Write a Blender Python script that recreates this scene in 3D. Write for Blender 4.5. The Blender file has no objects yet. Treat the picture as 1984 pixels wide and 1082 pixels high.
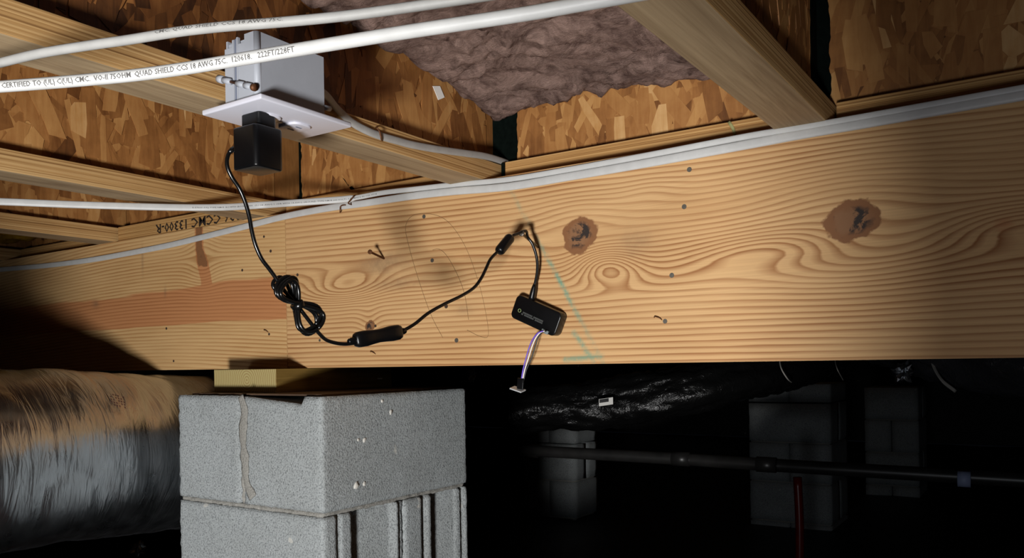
import bpy, bmesh, math, random
import numpy as np
from mathutils import Vector, Matrix, noise as mnoise

random.seed(7); np.random.seed(7)
scene = bpy.context.scene
C = scene.collection

# ------------------------------------------------------------------ camera
# metres; origin = lens, X along the girder, Y across it (away), Z up
W_PX, H_PX = 1984.0, 1082.0
FPX, CX, CY = 1590.0, 992.0, 703.0
YAW, ROLL = math.atan2(1058, 1590), 0.0165
fwd = Vector((-math.sin(YAW), math.cos(YAW), 0))
r0 = Vector((math.cos(YAW), math.sin(YAW), 0))
cr, sr = math.cos(ROLL), math.sin(ROLL)
right = cr * r0 - sr * Vector((0, 0, 1))
up = sr * r0 + cr * Vector((0, 0, 1))
cam_data = bpy.data.cameras.new('camera')
cam = bpy.data.objects.new('camera', cam_data); C.objects.link(cam)
m = Matrix((right, up, -fwd)).transposed().to_4x4()
cam.matrix_world = m
cam_data.sensor_fit = 'HORIZONTAL'; cam_data.sensor_width = 36.0
cam_data.lens = 36.0 * FPX / W_PX
cam_data.shift_y = (CY - H_PX / 2) / W_PX
cam_data.clip_start = 0.02
scene.camera = cam

# ------------------------------------------------------------------ world, lamps, exposure
world = bpy.data.worlds.new('world'); scene.world = world
world.use_nodes = True
world.node_tree.nodes['Background'].inputs[0].default_value = (0.6, 0.7, 1.0, 1)
world.node_tree.nodes['Background'].inputs[1].default_value = 0.0015

LAMP = Vector((0.07, -0.90, -0.57))
def lamp(name, kind, energy, color, radius):
    d = bpy.data.lights.new(name, kind); d.energy = energy; d.color = color
    d.shadow_soft_size = radius
    o = bpy.data.objects.new(name, d); C.objects.link(o); o.location = LAMP
    return o, d
lo, ld = lamp('work_lamp_beam', 'SPOT', 212.0, (1.0, 0.985, 0.965), 0.14)
az, el = math.radians(-28.4), math.radians(17)
axis = Vector((math.sin(az) * math.cos(el), math.cos(az) * math.cos(el), math.sin(el)))
lo.rotation_euler = axis.to_track_quat('-Z', 'Y').to_euler()
ld.spot_size = math.radians(37.5); ld.spot_blend = 0.05
so, sd = lamp('work_lamp_spill', 'POINT', 22.0, (0.88, 0.94, 1.0), 0.14)

vs = scene.view_settings
vs.view_transform = 'Standard'; vs.look = 'None'; vs.gamma = 1.0
vs.use_curve_mapping = False; vs.exposure = 0.0

# ------------------------------------------------------------------ helpers
def ray(x, y):
    return fwd + right * ((x - CX) / FPX) + up * ((CY - y) / FPX)
def at(x, y, X=None, Y=None, Z=None):
    v = ray(x, y)
    t = X / v.x if X is not None else (Y / v.y if Y is not None else Z / v.z)
    return v * t
def at_depth(x, y, d):
    return ray(x, y) * d
def at_plane(x, y, p, n):
    v = ray(x, y)
    return v * (p.dot(n) / v.dot(n))

def S(r, g, b):
    f = lambda c: (c / 12.92 if c <= 0.04045 else ((c + 0.055) / 1.055) ** 2.4)
    return (f(r / 255), f(g / 255), f(b / 255), 1.0)

def put(name, me, mat, parent=None):
    o = bpy.data.objects.new(name, me); C.objects.link(o)
    if mat is not None and not me.materials:
        for mm in (mat if isinstance(mat, (list, tuple)) else [mat]):
            me.materials.append(mm)
    if parent is not None:
        o.parent = parent
        p, off = parent, Vector((0, 0, 0))
        while p is not None:
            off += p.location; p = p.parent
        o.location = -off
    return o
def tag(o, label, cat, group=None, kind=None):
    if label: o['label'] = label
    if cat: o['category'] = cat
    if group: o['group'] = group
    if kind: o['kind'] = kind
    return o
def thing(name, label, cat, loc, group=None):
    o = bpy.data.objects.new(name, None); C.objects.link(o)
    o.empty_display_size = 0.05; o.location = loc
    return tag(o, label, cat, group)

def pydata(name, verts, faces, mat, parent=None, smooth=False):
    me = bpy.data.meshes.new(name)
    me.from_pydata([tuple(v) for v in verts], [], faces)
    if smooth: me.polygons.foreach_set('use_smooth', [True] * len(me.polygons))
    me.update()
    return put(name, me, mat, parent)

def bm_obj(name, bm, mat, parent=None, smooth=False):
    bmesh.ops.recalc_face_normals(bm, faces=bm.faces)
    me = bpy.data.meshes.new(name); bm.to_mesh(me); bm.free()
    if smooth: me.polygons.foreach_set('use_smooth', [True] * len(me.polygons))
    return put(name, me, mat, parent)

def box(name, x0, x1, y0, y1, z0, z1, mat, parent=None, bevel=0.0, seg=2):
    bm = bmesh.new()
    bmesh.ops.create_cube(bm, size=1.0, matrix=Matrix.Translation(((x0+x1)/2, (y0+y1)/2, (z0+z1)/2)) @ Matrix.Diagonal((x1-x0, y1-y0, z1-z0, 1)))
    if bevel: bmesh.ops.bevel(bm, geom=bm.edges[:], offset=bevel, segments=seg, affect='EDGES', profile=0.5)
    return bm_obj(name, bm, mat, parent, smooth=False)

def obox(name, c, ux, uy, uz, mat, parent=None, bevel=0.0, seg=3, smooth=True, vbevel=None):
    """oriented box: half-axis vectors; vbevel = rounding of the edges parallel to uz"""
    bm = bmesh.new()
    bmesh.ops.create_cube(bm, size=2.0)
    if vbevel:
        es = [e for e in bm.edges if abs(e.verts[0].co.z - e.verts[1].co.z) > 1]
        sc = Matrix.Diagonal((ux.length, uy.length, uz.length, 1))
        bmesh.ops.transform(bm, matrix=sc, verts=bm.verts)
        bmesh.ops.bevel(bm, geom=es, offset=vbevel, segments=6, affect='EDGES', profile=0.5)
    else:
        bmesh.ops.transform(bm, matrix=Matrix.Diagonal((ux.length, uy.length, uz.length, 1)), verts=bm.verts)
    if bevel:
        es = [e for e in bm.edges if len(e.link_faces) == 2 and e.calc_face_angle() > 0.9]
        bmesh.ops.bevel(bm, geom=es, offset=bevel, segments=seg, affect='EDGES', profile=0.5)
    rot = Matrix((ux.normalized(), uy.normalized(), uz.normalized())).transposed().to_4x4()
    bmesh.ops.transform(bm, matrix=Matrix.Translation(c) @ rot, verts=bm.verts)
    o = bm_obj(name, bm, mat, parent, smooth=False)
    if smooth:
        for p in o.data.polygons: p.use_smooth = True
        try: o.data.set_sharp_from_angle(angle=0.7)
        except Exception: pass
    return o

def smooth_path(pts, step=0.006):
    pts = [Vector(p) for p in pts]
    P = [pts[0]*2 - pts[1]] + pts + [pts[-1]*2 - pts[-2]]
    out = []
    for i in range(1, len(P) - 2):
        p0, p1, p2, p3 = P[i-1:i+3]
        n = max(2, int((p2 - p1).length / step))
        for k in range(n):
            t = k / n
            out.append(0.5 * ((2*p1) + (p2-p0)*t + (2*p0-5*p1+4*p2-p3)*t*t + (3*p1-p0-3*p2+p3)*t**3))
    out.append(pts[-1])
    return out

def frames(path, hint):
    fr = []
    n = len(path)
    for i, p in enumerate(path):
        t = (path[min(i+1, n-1)] - path[max(i-1, 0)]).normalized()
        h = Vector(hint)
        s = h - t * h.dot(t)
        if s.length < 0.15:
            h = Vector((0.3, 1, 0.2)); s = h - t * h.dot(t)
        s.normalize()
        if fr and s.dot(fr[-1][1]) < 0: s = -s
        fr.append((t, s, t.cross(s)))
    return fr

def sweep_data(path, a, b, hint=(0, 0, 1), seg=10, expo=2.0):
    """a, b: half sizes along the hint axis / across; numbers or per-point lists"""
    n = len(path); fr = frames(path, hint)
    vs_, fs = [], []
    for i, p in enumerate(path):
        A = a[i] if isinstance(a, (list, tuple)) else a
        B = b[i] if isinstance(b, (list, tuple)) else b
        t, s, q = fr[i]
        for k in range(seg):
            th = 2 * math.pi * k / seg
            cc, ss = math.cos(th), math.sin(th)
            cc = math.copysign(abs(cc) ** (2/expo), cc); ss = math.copysign(abs(ss) ** (2/expo), ss)
            vs_.append(p + s * (A * cc) + q * (B * ss))
    for i in range(n - 1):
        for k in range(seg):
            k2 = (k + 1) % seg
            fs.append((i*seg+k, i*seg+k2, (i+1)*seg+k2, (i+1)*seg+k))
    fs.append(tuple(range(seg))[::-1]); fs.append(tuple((n-1)*seg + k for k in range(seg)))
    return vs_, fs
def sweep(name, pts, a, b, mat, parent=None, hint=(0, 0, 1), seg=10, step=0.006, expo=2.0, raw=False):
    path = [Vector(p) for p in pts] if raw else smooth_path(pts, step)
    v, f = sweep_data(path, a, b, hint, seg, expo)
    return pydata(name, v, f, mat, parent, smooth=True)
def tube(name, pts, r, mat, parent=None, seg=10, step=0.006):
    return sweep(name, pts, r, r, mat, parent, seg=seg, step=step)

def set_attr(me, name, values, domain='POINT'):
    at_ = me.attributes.new(name, 'FLOAT', domain)
    at_.data.foreach_set('value', np.asarray(values, dtype=np.float32))

def text_geo(s, bold=0.0, fine=False):
    cu = bpy.data.curves.new('t', 'FONT'); cu.body = s; cu.offset = bold; cu.size = 1.0; cu.resolution_u = 1
    o = bpy.data.objects.new('t', cu); C.objects.link(o)
    dg = bpy.context.evaluated_depsgraph_get(); dg.update()
    me = bpy.data.meshes.new_from_object(o.evaluated_get(dg))
    if fine:                      # short edges, so that letters can wrap round a cable
        bm = bmesh.new(); bm.from_mesh(me)
        bmesh.ops.triangulate(bm, faces=bm.faces)
        for _ in range(2):
            bmesh.ops.subdivide_edges(bm, edges=[e for e in bm.edges if e.calc_length() > 0.16], cuts=1)
            bmesh.ops.triangulate(bm, faces=bm.faces)
        bm.to_mesh(me); bm.free()
    v = [tuple(x.co) for x in me.vertices]; f = [tuple(p.vertices) for p in me.polygons]
    bpy.data.objects.remove(o); bpy.data.curves.remove(cu); bpy.data.meshes.remove(me)
    return v, f

# ------------------------------------------------------------------ materials
def new_mat(name):
    mt = bpy.data.materials.new(name); mt.use_nodes = True
    nt = mt.node_tree; b = nt.nodes['Principled BSDF']
    return mt, nt, b
def nd(nt, typ, **kw):
    n = nt.nodes.new(typ)
    for k, v in kw.items():
        if k.startswith('i_'):
            key = k[2:]; key = int(key) if key.isdigit() else key
            n.inputs[key].default_value = v
        else: setattr(n, k, v)
    return n
def ln(nt, a, b): nt.links.new(a, b)
def ramp(nt, stops, src):
    n = nt.nodes.new('ShaderNodeValToRGB'); e = n.color_ramp.elements
    while len(e) < len(stops): e.new(0.5)
    for i, (p, c) in enumerate(stops): e[i].position = p; e[i].color = c if len(c) == 4 else (*c, 1)
    ln(nt, src, n.inputs[0]); return n
def mathn(nt, op, a, b=None, clamp=False):
    n = nt.nodes.new('ShaderNodeMath'); n.operation = op; n.use_clamp = clamp
    for i, v in enumerate((a, b)):
        if v is None: continue
        if isinstance(v, (int, float)): n.inputs[i].default_value = v
        else: ln(nt, v, n.inputs[i])
    return n.outputs[0]
def mixc(nt, fac, a, b, blend='MIX'):
    n = nt.nodes.new('ShaderNodeMix'); n.data_type = 'RGBA'; n.blend_type = blend
    for key, v in ((0, fac), (6, a), (7, b)):
        if isinstance(v, (int, float)): n.inputs[key].default_value = v
        elif isinstance(v, tuple): n.inputs[key].default_value = v
        else: ln(nt, v, n.inputs[key])
    return n.outputs[2]
def coords(nt, scale=(1, 1, 1), rot=(0, 0, 0)):
    tc = nt.nodes.new('ShaderNodeTexCoord'); mp = nt.nodes.new('ShaderNodeMapping')
    mp.inputs['Scale'].default_value = scale; mp.inputs['Rotation'].default_value = rot
    ln(nt, tc.outputs['Object'], mp.inputs[0]); return mp.outputs[0]
def noisen(nt, vec, scale, detail=3, rough=0.55, dist=0.0):
    n = nt.nodes.new('ShaderNodeTexNoise')
    n.inputs['Scale'].default_value = scale; n.inputs['Detail'].default_value = detail
    n.inputs['Roughness'].default_value = rough; n.inputs['Distortion'].default_value = dist
    ln(nt, vec, n.inputs['Vector']); return n.outputs[0]
def bumpn(nt, b, h, strength, dist=0.001):
    n = nt.nodes.new('ShaderNodeBump'); n.inputs['Strength'].default_value = strength
    n.inputs['Distance'].default_value = dist
    ln(nt, h, n.inputs['Height']); ln(nt, n.outputs[0], b.inputs['Normal']); return n

def plain(name, col, rough=0.5, metal=0.0, spec=0.5, noise_amt=0.0, nscale=40, bump=0.0, bscale=200):
    mt, nt, b = new_mat(name)
    b.inputs['Roughness'].default_value = rough; b.inputs['Metallic'].default_value = metal
    b.inputs['Specular IOR Level'].default_value = spec
    v = coords(nt)
    nz = noisen(nt, v, nscale, 4)
    dark = tuple(c * (1 - noise_amt) for c in col[:3]) + (1,)
    rp = ramp(nt, [(0.3, dark), (0.7, col)], nz)
    ln(nt, rp.outputs[0], b.inputs['Base Color'])
    if bump: bumpn(nt, b, noisen(nt, v, bscale, 4), bump)
    return mt

def girder_mat(name, light, dark, red, period):
    mt, nt, b = new_mat(name)
    A = lambda n: (lambda q: q.outputs['Fac'])(nd(nt, 'ShaderNodeAttribute', attribute_name=n))
    phi, redA, smu, knot, chalk = A('phi'), A('red'), A('smudge'), A('knot'), A('chalk')
    v = coords(nt)
    vs_ = coords(nt, (2.2, 1, 26))
    wob = mathn(nt, 'MULTIPLY', mathn(nt, 'SUBTRACT', noisen(nt, vs_, 1.6, 3), 0.5), 0.0075)
    ph = mathn(nt, 'ADD', phi, wob)
    fr = mathn(nt, 'FRACT', mathn(nt, 'DIVIDE', ph, period))
    lw = ramp(nt, [(0.0, (0.2,)*3), (0.07, (0,)*3), (0.42, (0.02,)*3), (0.72, (0.6,)*3), (0.9, (1,)*3), (1.0, (0.45,)*3)], fr).outputs[0]
    amp = ramp(nt, [(0.3, (0.45,)*3), (0.65, (1,)*3)], noisen(nt, coords(nt, (1.5, 1, 8)), 2.0, 2)).outputs[0]
    lw = mathn(nt, 'MULTIPLY', lw, amp)
    base = mixc(nt, lw, light, dark)
    fine = noisen(nt, coords(nt, (8, 1, 420)), 1.0, 3)
    base = mixc(nt, 0.5, base, ramp(nt, [(0.3, (0.72, 0.70, 0.66)), (0.7, (1, 1, 1))], fine).outputs[0], 'MULTIPLY')
    big = noisen(nt, coords(nt, (3, 1, 12)), 1.0, 3)
    base = mixc(nt, 0.6, base, ramp(nt, [(0.3, (0.82, 0.74, 0.66)), (0.62, (1, 1, 1))], big).outputs[0], 'MULTIPLY')
    # reddish heartwood
    rm = ramp(nt, [(0.42, (0,)*3), (0.58, (1,)*3)], mathn(nt, 'ADD', redA, mathn(nt, 'MULTIPLY', mathn(nt, 'SUBTRACT', noisen(nt, coords(nt, (3, 1, 40)), 2.0, 4), 0.5), 0.75))).outputs[0]
    base = mixc(nt, mathn(nt, 'MULTIPLY', rm, 0.85), base, mixc(nt, mathn(nt, 'MULTIPLY', lw, 0.9), red, S(146, 88, 50)))
    # grey handling marks
    sm = mathn(nt, 'MULTIPLY', smu, noisen(nt, v, 55, 4, 0.7), True)
    base = mixc(nt, mathn(nt, 'MULTIPLY', sm, 1.0, True), base, S(112, 90, 70))
    # knots: red-brown rim, dark resin inside (knot = 1 at centre, 0.5 at rim)
    kn = mathn(nt, 'ADD', knot, mathn(nt, 'MULTIPLY', mathn(nt, 'SUBTRACT', noisen(nt, v, 70, 4), 0.5), 0.34))
    kcol = mixc(nt, ramp(nt, [(0.47, (0,)*3), (0.53, (1,)*3)], noisen(nt, v, 42, 4, 0.6, 0.6)).outputs[0], S(134, 96, 66), S(50, 42, 38))
    kcol = mixc(nt, ramp(nt, [(0.60, (0,)*3), (0.72, (1,)*3)], kn).outputs[0], S(130, 88, 56), kcol)
    base = mixc(nt, ramp(nt, [(0.47, (0,)*3), (0.52, (1,)*3)], kn).outputs[0], base, kcol)
    # teal marking chalk
    ch = mathn(nt, 'MULTIPLY', chalk, ramp(nt, [(0.34, (0,)*3), (0.56, (1,)*3)], noisen(nt, coords(nt, (30, 1, 30)), 2.0, 5, 0.75)).outputs[0], True)
    base = mixc(nt, mathn(nt, 'MULTIPLY', ch, 0.8), base, S(70, 150, 132))
    ln(nt, base, b.inputs['Base Color'])
    b.inputs['Roughness'].default_value = 0.62; b.inputs['Specular IOR Level'].default_value = 0.3
    bumpn(nt, b, mathn(nt, 'ADD', mathn(nt, 'MULTIPLY', lw, 0.5), mathn(nt, 'MULTIPLY', fine, 0.5)), 0.25, 0.0006)
    return mt

def lvl_mat(name, axis, light, mid, dark):
    """laminated flange edge: fine layers along the length"""
    mt, nt, b = new_mat(name)
    sc = (30, 1.2, 480) if axis == 'Y' else (1.2, 30, 480)
    n1 = noisen(nt, coords(nt, sc), 1.0, 4, 0.6)
    sc2 = (40, 4, 900) if axis == 'Y' else (4, 40, 900)
    n2 = noisen(nt, coords(nt, sc2), 1.0, 3, 0.6)
    n3 = noisen(nt, coords(nt, (6, 6, 6)), 1.0, 3)
    c1 = ramp(nt, [(0.32, dark), (0.46, mid), (0.60, light), (0.8, tuple(min(1, c*1.12) for c in light[:3]))], n1).outputs[0]
    c1 = mixc(nt, 0.55, c1, ramp(nt, [(0.3, (0.62, 0.56, 0.48)), (0.62, (1, 1, 1))], n2).outputs[0], 'MULTIPLY')
    c1 = mixc(nt, 0.5, c1, ramp(nt, [(0.35, (0.78, 0.74, 0.70)), (0.65, (1, 1, 1))], n3).outputs[0], 'MULTIPLY')
    ln(nt, c1, b.inputs['Base Color']); b.inputs['Roughness'].default_value = 0.7
    b.inputs['Specular IOR Level'].default_value = 0.25
    bumpn(nt, b, n1, 0.35, 0.0008)
    return mt

def veneer_mat(name, axis, light, dark):
    mt, nt, b = new_mat(name)
    sc = (40, 2.0, 40) if axis == 'Y' else (2.0, 40, 40)
    vv = coords(nt, sc)
    n1 = noisen(nt, vv, 1.0, 4, 0.6, 1.2)
    sc2 = (300, 8, 300) if axis == 'Y' else (8, 300, 300)
    n2 = noisen(nt, coords(nt, sc2), 1.0, 3)
    c1 = ramp(nt, [(0.34, dark), (0.62, light)], n1).outputs[0]
    c1 = mixc(nt, 0.6, c1, ramp(nt, [(0.3, (0.7, 0.68, 0.66)), (0.65, (1, 1, 1))], n2).outputs[0], 'MULTIPLY')
    ln(nt, c1, b.inputs['Base Color']); b.inputs['Roughness'].default_value = 0.75
    b.inputs['Specular IOR Level'].default_value = 0.2
    bumpn(nt, b, n2, 0.2, 0.0006)
    return mt

def osb_mat():
    mt, nt, b = new_mat('osb')
    tone = nd(nt, 'ShaderNodeAttribute', attribute_name='tone').outputs['Fac']
    vv = coords(nt, (120, 120, 14))
    g = noisen(nt, vv, 1.0, 4, 0.6, 0.4)
    t = mathn(nt, 'ADD', tone, mathn(nt, 'MULTIPLY', mathn(nt, 'SUBTRACT', g, 0.5), 0.30))
    blot = noisen(nt, coords(nt), 22, 4, 0.6)
    t = mathn(nt, 'ADD', t, mathn(nt, 'MULTIPLY', mathn(nt, 'SUBTRACT', blot, 0.5), 0.35), True)
    c1 = ramp(nt, [(0.0, S(56, 32, 15)), (0.22, S(106, 65, 31)), (0.45, S(150, 101, 54)), (0.7, S(178, 131, 77)), (1.0, S(212, 174, 122))], t).outputs[0]
    ln(nt, c1, b.inputs['Base Color'])
    b.inputs['Roughness'].default_value = 0.5; b.inputs['Specular IOR Level'].default_value = 0.4
    bumpn(nt, b, mathn(nt, 'ADD', g, blot), 0.35, 0.0012)
    return mt

def concrete_mat(name, base, dark):
    mt, nt, b = new_mat(name)
    v = coords(nt)
    n1 = noisen(nt, v, 330, 3, 0.65); n2 = noisen(nt, v, 9, 4, 0.6); n3 = noisen(nt, v, 900, 2, 0.6)
    c1 = ramp(nt, [(0.30, dark), (0.5, base), (0.75, tuple(min(1, c*1.22) for c in base[:3]))], n1).outputs[0]
    c1 = mixc(nt, 0.6, c1, ramp(nt, [(0.3, (0.80, 0.79, 0.77)), (0.65, (1, 1, 1))], n2).outputs[0], 'MULTIPLY')
    # pale splashes
    sp = ramp(nt, [(0.735, (0,)*3), (0.76, (1,)*3)], noisen(nt, v, 26, 2, 0.4)).outputs[0]
    c1 = mixc(nt, mathn(nt, 'MULTIPLY', sp, 0.7), c1, S(208, 206, 198))
    ln(nt, c1, b.inputs['Base Color']); b.inputs['Roughness'].default_value = 0.95
    b.inputs['Specular IOR Level'].default_value = 0.15
    bumpn(nt, b, mathn(nt, 'ADD', n1, mathn(nt, 'MULTIPLY', n3, 0.4)), 0.75, 0.0035)
    return mt

def wool_mat(name, lo_c, hi_c):
    mt, nt, b = new_mat(name)
    v = coords(nt, (1, 1, 1))
    n1 = noisen(nt, v, 20, 8, 0.72, 1.6); n2 = noisen(nt, coords(nt, (90, 260, 300)), 1.0, 6, 0.75, 2.0)
    c1 = ramp(nt, [(0.33, lo_c), (0.66, hi_c)], n1).outputs[0]
    c1 = mixc(nt, 0.4, c1, ramp(nt, [(0.3, (0.68, 0.66, 0.66)), (0.7, (1, 1, 1))], n2).outputs[0], 'MULTIPLY')
    ln(nt, c1, b.inputs['Base Color']); b.inputs['Roughness'].default_value = 1.0
    b.inputs['Specular IOR Level'].default_value = 0.05
    bumpn(nt, b, mathn(nt, 'ADD', n1, n2), 0.8, 0.006)
    return mt

def foil_mat():
    mt, nt, b = new_mat('foil_jacket')
    b.inputs['Metallic'].default_value = 1.0
    v = coords(nt, (1, 1, 1))
    ln(nt, ramp(nt, [(0.3, S(178, 182, 186)), (0.7, S(208, 213, 218))], noisen(nt, v, 6, 3)).outputs[0], b.inputs['Base Color'])
    ln(nt, mathn(nt, 'ADD', mathn(nt, 'MULTIPLY', noisen(nt, v, 30, 3), 0.2), 0.2), b.inputs['Roughness'])
    n1 = noisen(nt, coords(nt, (7, 42, 7), (0.3, 0, 0)), 1.0, 4, 0.55, 0.5)
    rid = mathn(nt, 'ABSOLUTE', mathn(nt, 'SUBTRACT', n1, 0.5))
    bumpn(nt, b, rid, 0.34, 0.012)
    return mt

def plastic_film(name, col, rough):
    mt, nt, b = new_mat(name)
    v = coords(nt)
    ln(nt, ramp(nt, [(0.3, tuple(c*0.5 for c in col[:3])), (0.7, col)], noisen(nt, v, 5, 3)).outputs[0], b.inputs['Base Color'])
    b.inputs['Roughness'].default_value = rough; b.inputs['Specular IOR Level'].default_value = 0.3
    n1 = noisen(nt, v, 26, 4, 0.6, 1.0)
    bumpn(nt, b, mathn(nt, 'ABSOLUTE', mathn(nt, 'SUBTRACT', n1, 0.5)), 0.6, 0.012)
    return mt

def ground_mat():
    mt, nt, b = new_mat('red_clay_ground')
    v = coords(nt)
    c1 = ramp(nt, [(0.35, S(58, 24, 16)), (0.7, S(120, 56, 38))], noisen(nt, v, 5, 5, 0.6)).outputs[0]
    ln(nt, c1, b.inputs['Base Color']); b.inputs['Roughness'].default_value = 0.9
    bumpn(nt, b, noisen(nt, v, 30, 5), 0.8, 0.02)
    return mt

M = {}
M['girder'] = girder_mat('pine_girder', S(212, 172, 122), S(152, 99, 55), S(188, 128, 84), 0.0090)
M['girder_b'] = girder_mat('pine_girder_pale', S(212, 174, 122), S(172, 124, 74), S(184, 122, 78), 0.0078)
M['lvl_y'] = lvl_mat('laminated_edge_y', 'Y', S(204, 168, 116), S(182, 142, 90), S(126, 90, 52))
M['lvl_x'] = lvl_mat('laminated_edge_x', 'X', S(204, 164, 108), S(178, 134, 80), S(122, 84, 46))
M['ven_y'] = veneer_mat('flange_veneer_y', 'Y', S(170, 148, 116), S(138, 116, 88))
M['ven_x'] = veneer_mat('flange_veneer_x', 'X', S(170, 148, 116), S(138, 116, 88))
M['osb'] = osb_mat()
M['block'] = concrete_mat('concrete_block', S(168, 173, 174), S(108, 112, 113))
M['mortar'] = concrete_mat('mortar', S(160, 158, 152), S(128, 126, 120))
M['wool'] = wool_mat('mauve_glass_wool', S(84, 64, 58), S(170, 142, 130))
M['wool_y'] = wool_mat('yellow_glass_wool', S(150, 110, 24), S(206, 160, 50))
M['foil'] = foil_mat()
M['film'] = plastic_film('black_plastic_film', (0.006, 0.006, 0.006, 1), 0.27)
M['film_g'] = plastic_film('grey_plastic_film', (0.05, 0.05, 0.055, 1), 0.3)
M['ground'] = ground_mat()
M['sheet'] = plastic_film('vapour_barrier', (0.006, 0.006, 0.006, 1), 0.5)
M['white_pvc'] = plain('white_cable_jacket', S(194, 194, 192), 0.45, 0, 0.4, 0.10, 60, 0.08, 300)
M['grey_pvc'] = plain('dull_cable_jacket', S(162, 161, 158), 0.5, 0, 0.4, 0.14, 60, 0.1, 300)
M['ink'] = plain('cable_print_ink', S(84, 82, 80), 0.6)
M['ink_dark'] = plain('stencil_ink', S(42, 30, 20), 0.8, noise_amt=0.3)
M['box_pvc'] = plain('grey_blue_box_plastic', S(160, 164, 172), 0.5, 0, 0.4, 0.06, 50, 0.05, 400)
M['box_dark'] = plain('box_groove_plastic', S(104, 110, 126), 0.55)
M['plate'] = plain('white_cover_plate', S(200, 200, 210), 0.3, 0, 0.5, 0.03)
M['black'] = plain('black_abs_plastic', (0.0035, 0.0035, 0.004, 1), 0.30, 0, 0.35, 0.2, 60, 0.05, 900)
M['cord'] = plain('black_cord_jacket', (0.004, 0.004, 0.004, 1), 0.24, 0, 0.45, 0.2)
M['steel'] = plain('nail_steel', S(150, 140, 128), 0.4, 0.9, 0.5, 0.35, 300)
M['rust'] = plain('rusty_steel', S(112, 72, 44), 0.6, 0.5, 0.4, 0.4, 300)
M['galv'] = plain('dull_galvanised', S(118, 112, 102), 0.55, 0.6, 0.4, 0.35, 300)
M['hole'] = plain('old_nail_hole', S(58, 42, 30), 0.9)
M['pencil'] = plain('pencil_line', S(122, 92, 58), 0.9)
M['paper'] = plain('white_paper', S(236, 234, 228), 0.8)
M['pad'] = veneer_mat('treated_pine_side', 'Y', S(138, 112, 56), S(92, 70, 30))
M['shim'] = plain('dark_fibre_shim', S(84, 62, 44), 0.9, noise_amt=0.4, nscale=30, bump=0.3)
M['pipe'] = plain('black_drain_pipe', S(46, 45, 44), 0.38, 0, 0.5, 0.5, 14, 0.1, 60)
M['collar'] = plain('pale_blue_collar', S(150, 162, 196), 0.5)
M['red'] = plain('red_plastic_pipe', S(120, 22, 14), 0.3, 0, 0.5, 0.4, 30)
M['strap'] = plain('pale_strap', S(170, 166, 158), 0.5)
M['wire_p'] = plain('violet_wire', S(98, 70, 190), 0.4)
M['wire_w'] = plain('white_wire', S(228, 218, 210), 0.4)
M['wire_k'] = plain('black_wire', (0.012, 0.012, 0.012, 1), 0.4)
M['pcb'] = plain('sensor_board', S(196, 198, 200), 0.35, 0.3)
M['print_grey'] = plain('faint_grey_print', S(78, 80, 78), 0.6)
M['print_green'] = plain('pale_green_print', S(150, 166, 112), 0.6)
M['subfloor'] = plain('subfloor_panel', S(150, 108, 62), 0.8, noise_amt=0.4, nscale=20)
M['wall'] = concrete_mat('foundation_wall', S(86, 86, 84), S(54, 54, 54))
def endgrain_mat():
    mt, nt, b = new_mat('treated_pine_end')
    v = coords(nt)
    c0 = at(478, 741, Y=1.015)
    d = nd(nt, 'ShaderNodeVectorMath', operation='DISTANCE'); ln(nt, v, d.inputs[0]); d.inputs[1].default_value = (c0.x, 1.015, c0.z + 0.004)
    fr = mathn(nt, 'FRACT', mathn(nt, 'MULTIPLY', mathn(nt, 'ADD', d.outputs['Value'], mathn(nt, 'MULTIPLY', noisen(nt, v, 20, 3), 0.006)), 190.0))
    c = ramp(nt, [(0.0, S(178, 164, 112)), (0.5, S(170, 154, 100)), (0.9, S(140, 112, 66)), (1.0, S(176, 160, 108))], fr).outputs[0]
    ln(nt, c, b.inputs['Base Color']); b.inputs['Roughness'].default_value = 0.8
    return mt
M['end'] = endgrain_mat()

# ------------------------------------------------------------------ setting
ZB, ZT = -0.004, 0.300          # girder bottom / top
K = 0.300 / 0.282
YF = 1.135                      # front of the blocking flanges
YW = YF + 0.0284                # front of the blocking webs
YB = 1.094                      # girder face
GROUND = -0.862
def grid_plane(name, x0, x1, y0, y1, z, amp, n, mat, freq=3.0):
    vs_, fs = [], []
    for j in range(n + 1):
        for i in range(n + 1):
            x = x0 + (x1 - x0) * i / n; y = y0 + (y1 - y0) * j / n
            vs_.append((x, y, z + amp * mnoise.noise(Vector((x * freq, y * freq, 1.7)))))
    for j in range(n):
        for i in range(n):
            a = j * (n + 1) + i; fs.append((a, a + 1, a + n + 2, a + n + 1))
    return pydata(name, vs_, fs, mat, None, True)
fl = grid_plane('floor', -7, 3.2, -1.6, 9.0, GROUND - 0.01, 0.012, 120, M['ground'])
tag(fl, 'dark red clay ground of the crawl space', 'ground', kind='structure')
vb = grid_plane('floor_sheet', -5.6, 2.6, 1.7, 8.6, GROUND + 0.012, 0.008, 120, M['sheet'])
tag(vb, 'black plastic vapour barrier sheet lying on the ground', 'ground sheet', kind='structure')
tag(box('ceiling', -7, 3.2, -1.6, 9, 0.626, 0.644, M['subfloor']), 'underside of the wooden subfloor above the joists', 'ceiling', kind='structure')
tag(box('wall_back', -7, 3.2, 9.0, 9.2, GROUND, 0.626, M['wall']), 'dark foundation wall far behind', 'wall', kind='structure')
tag(box('wall_left', -7.2, -7.0, -1.6, 9.2, GROUND, 0.626, M['wall']), 'dark foundation wall far to the left', 'wall', kind='structure')

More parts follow.
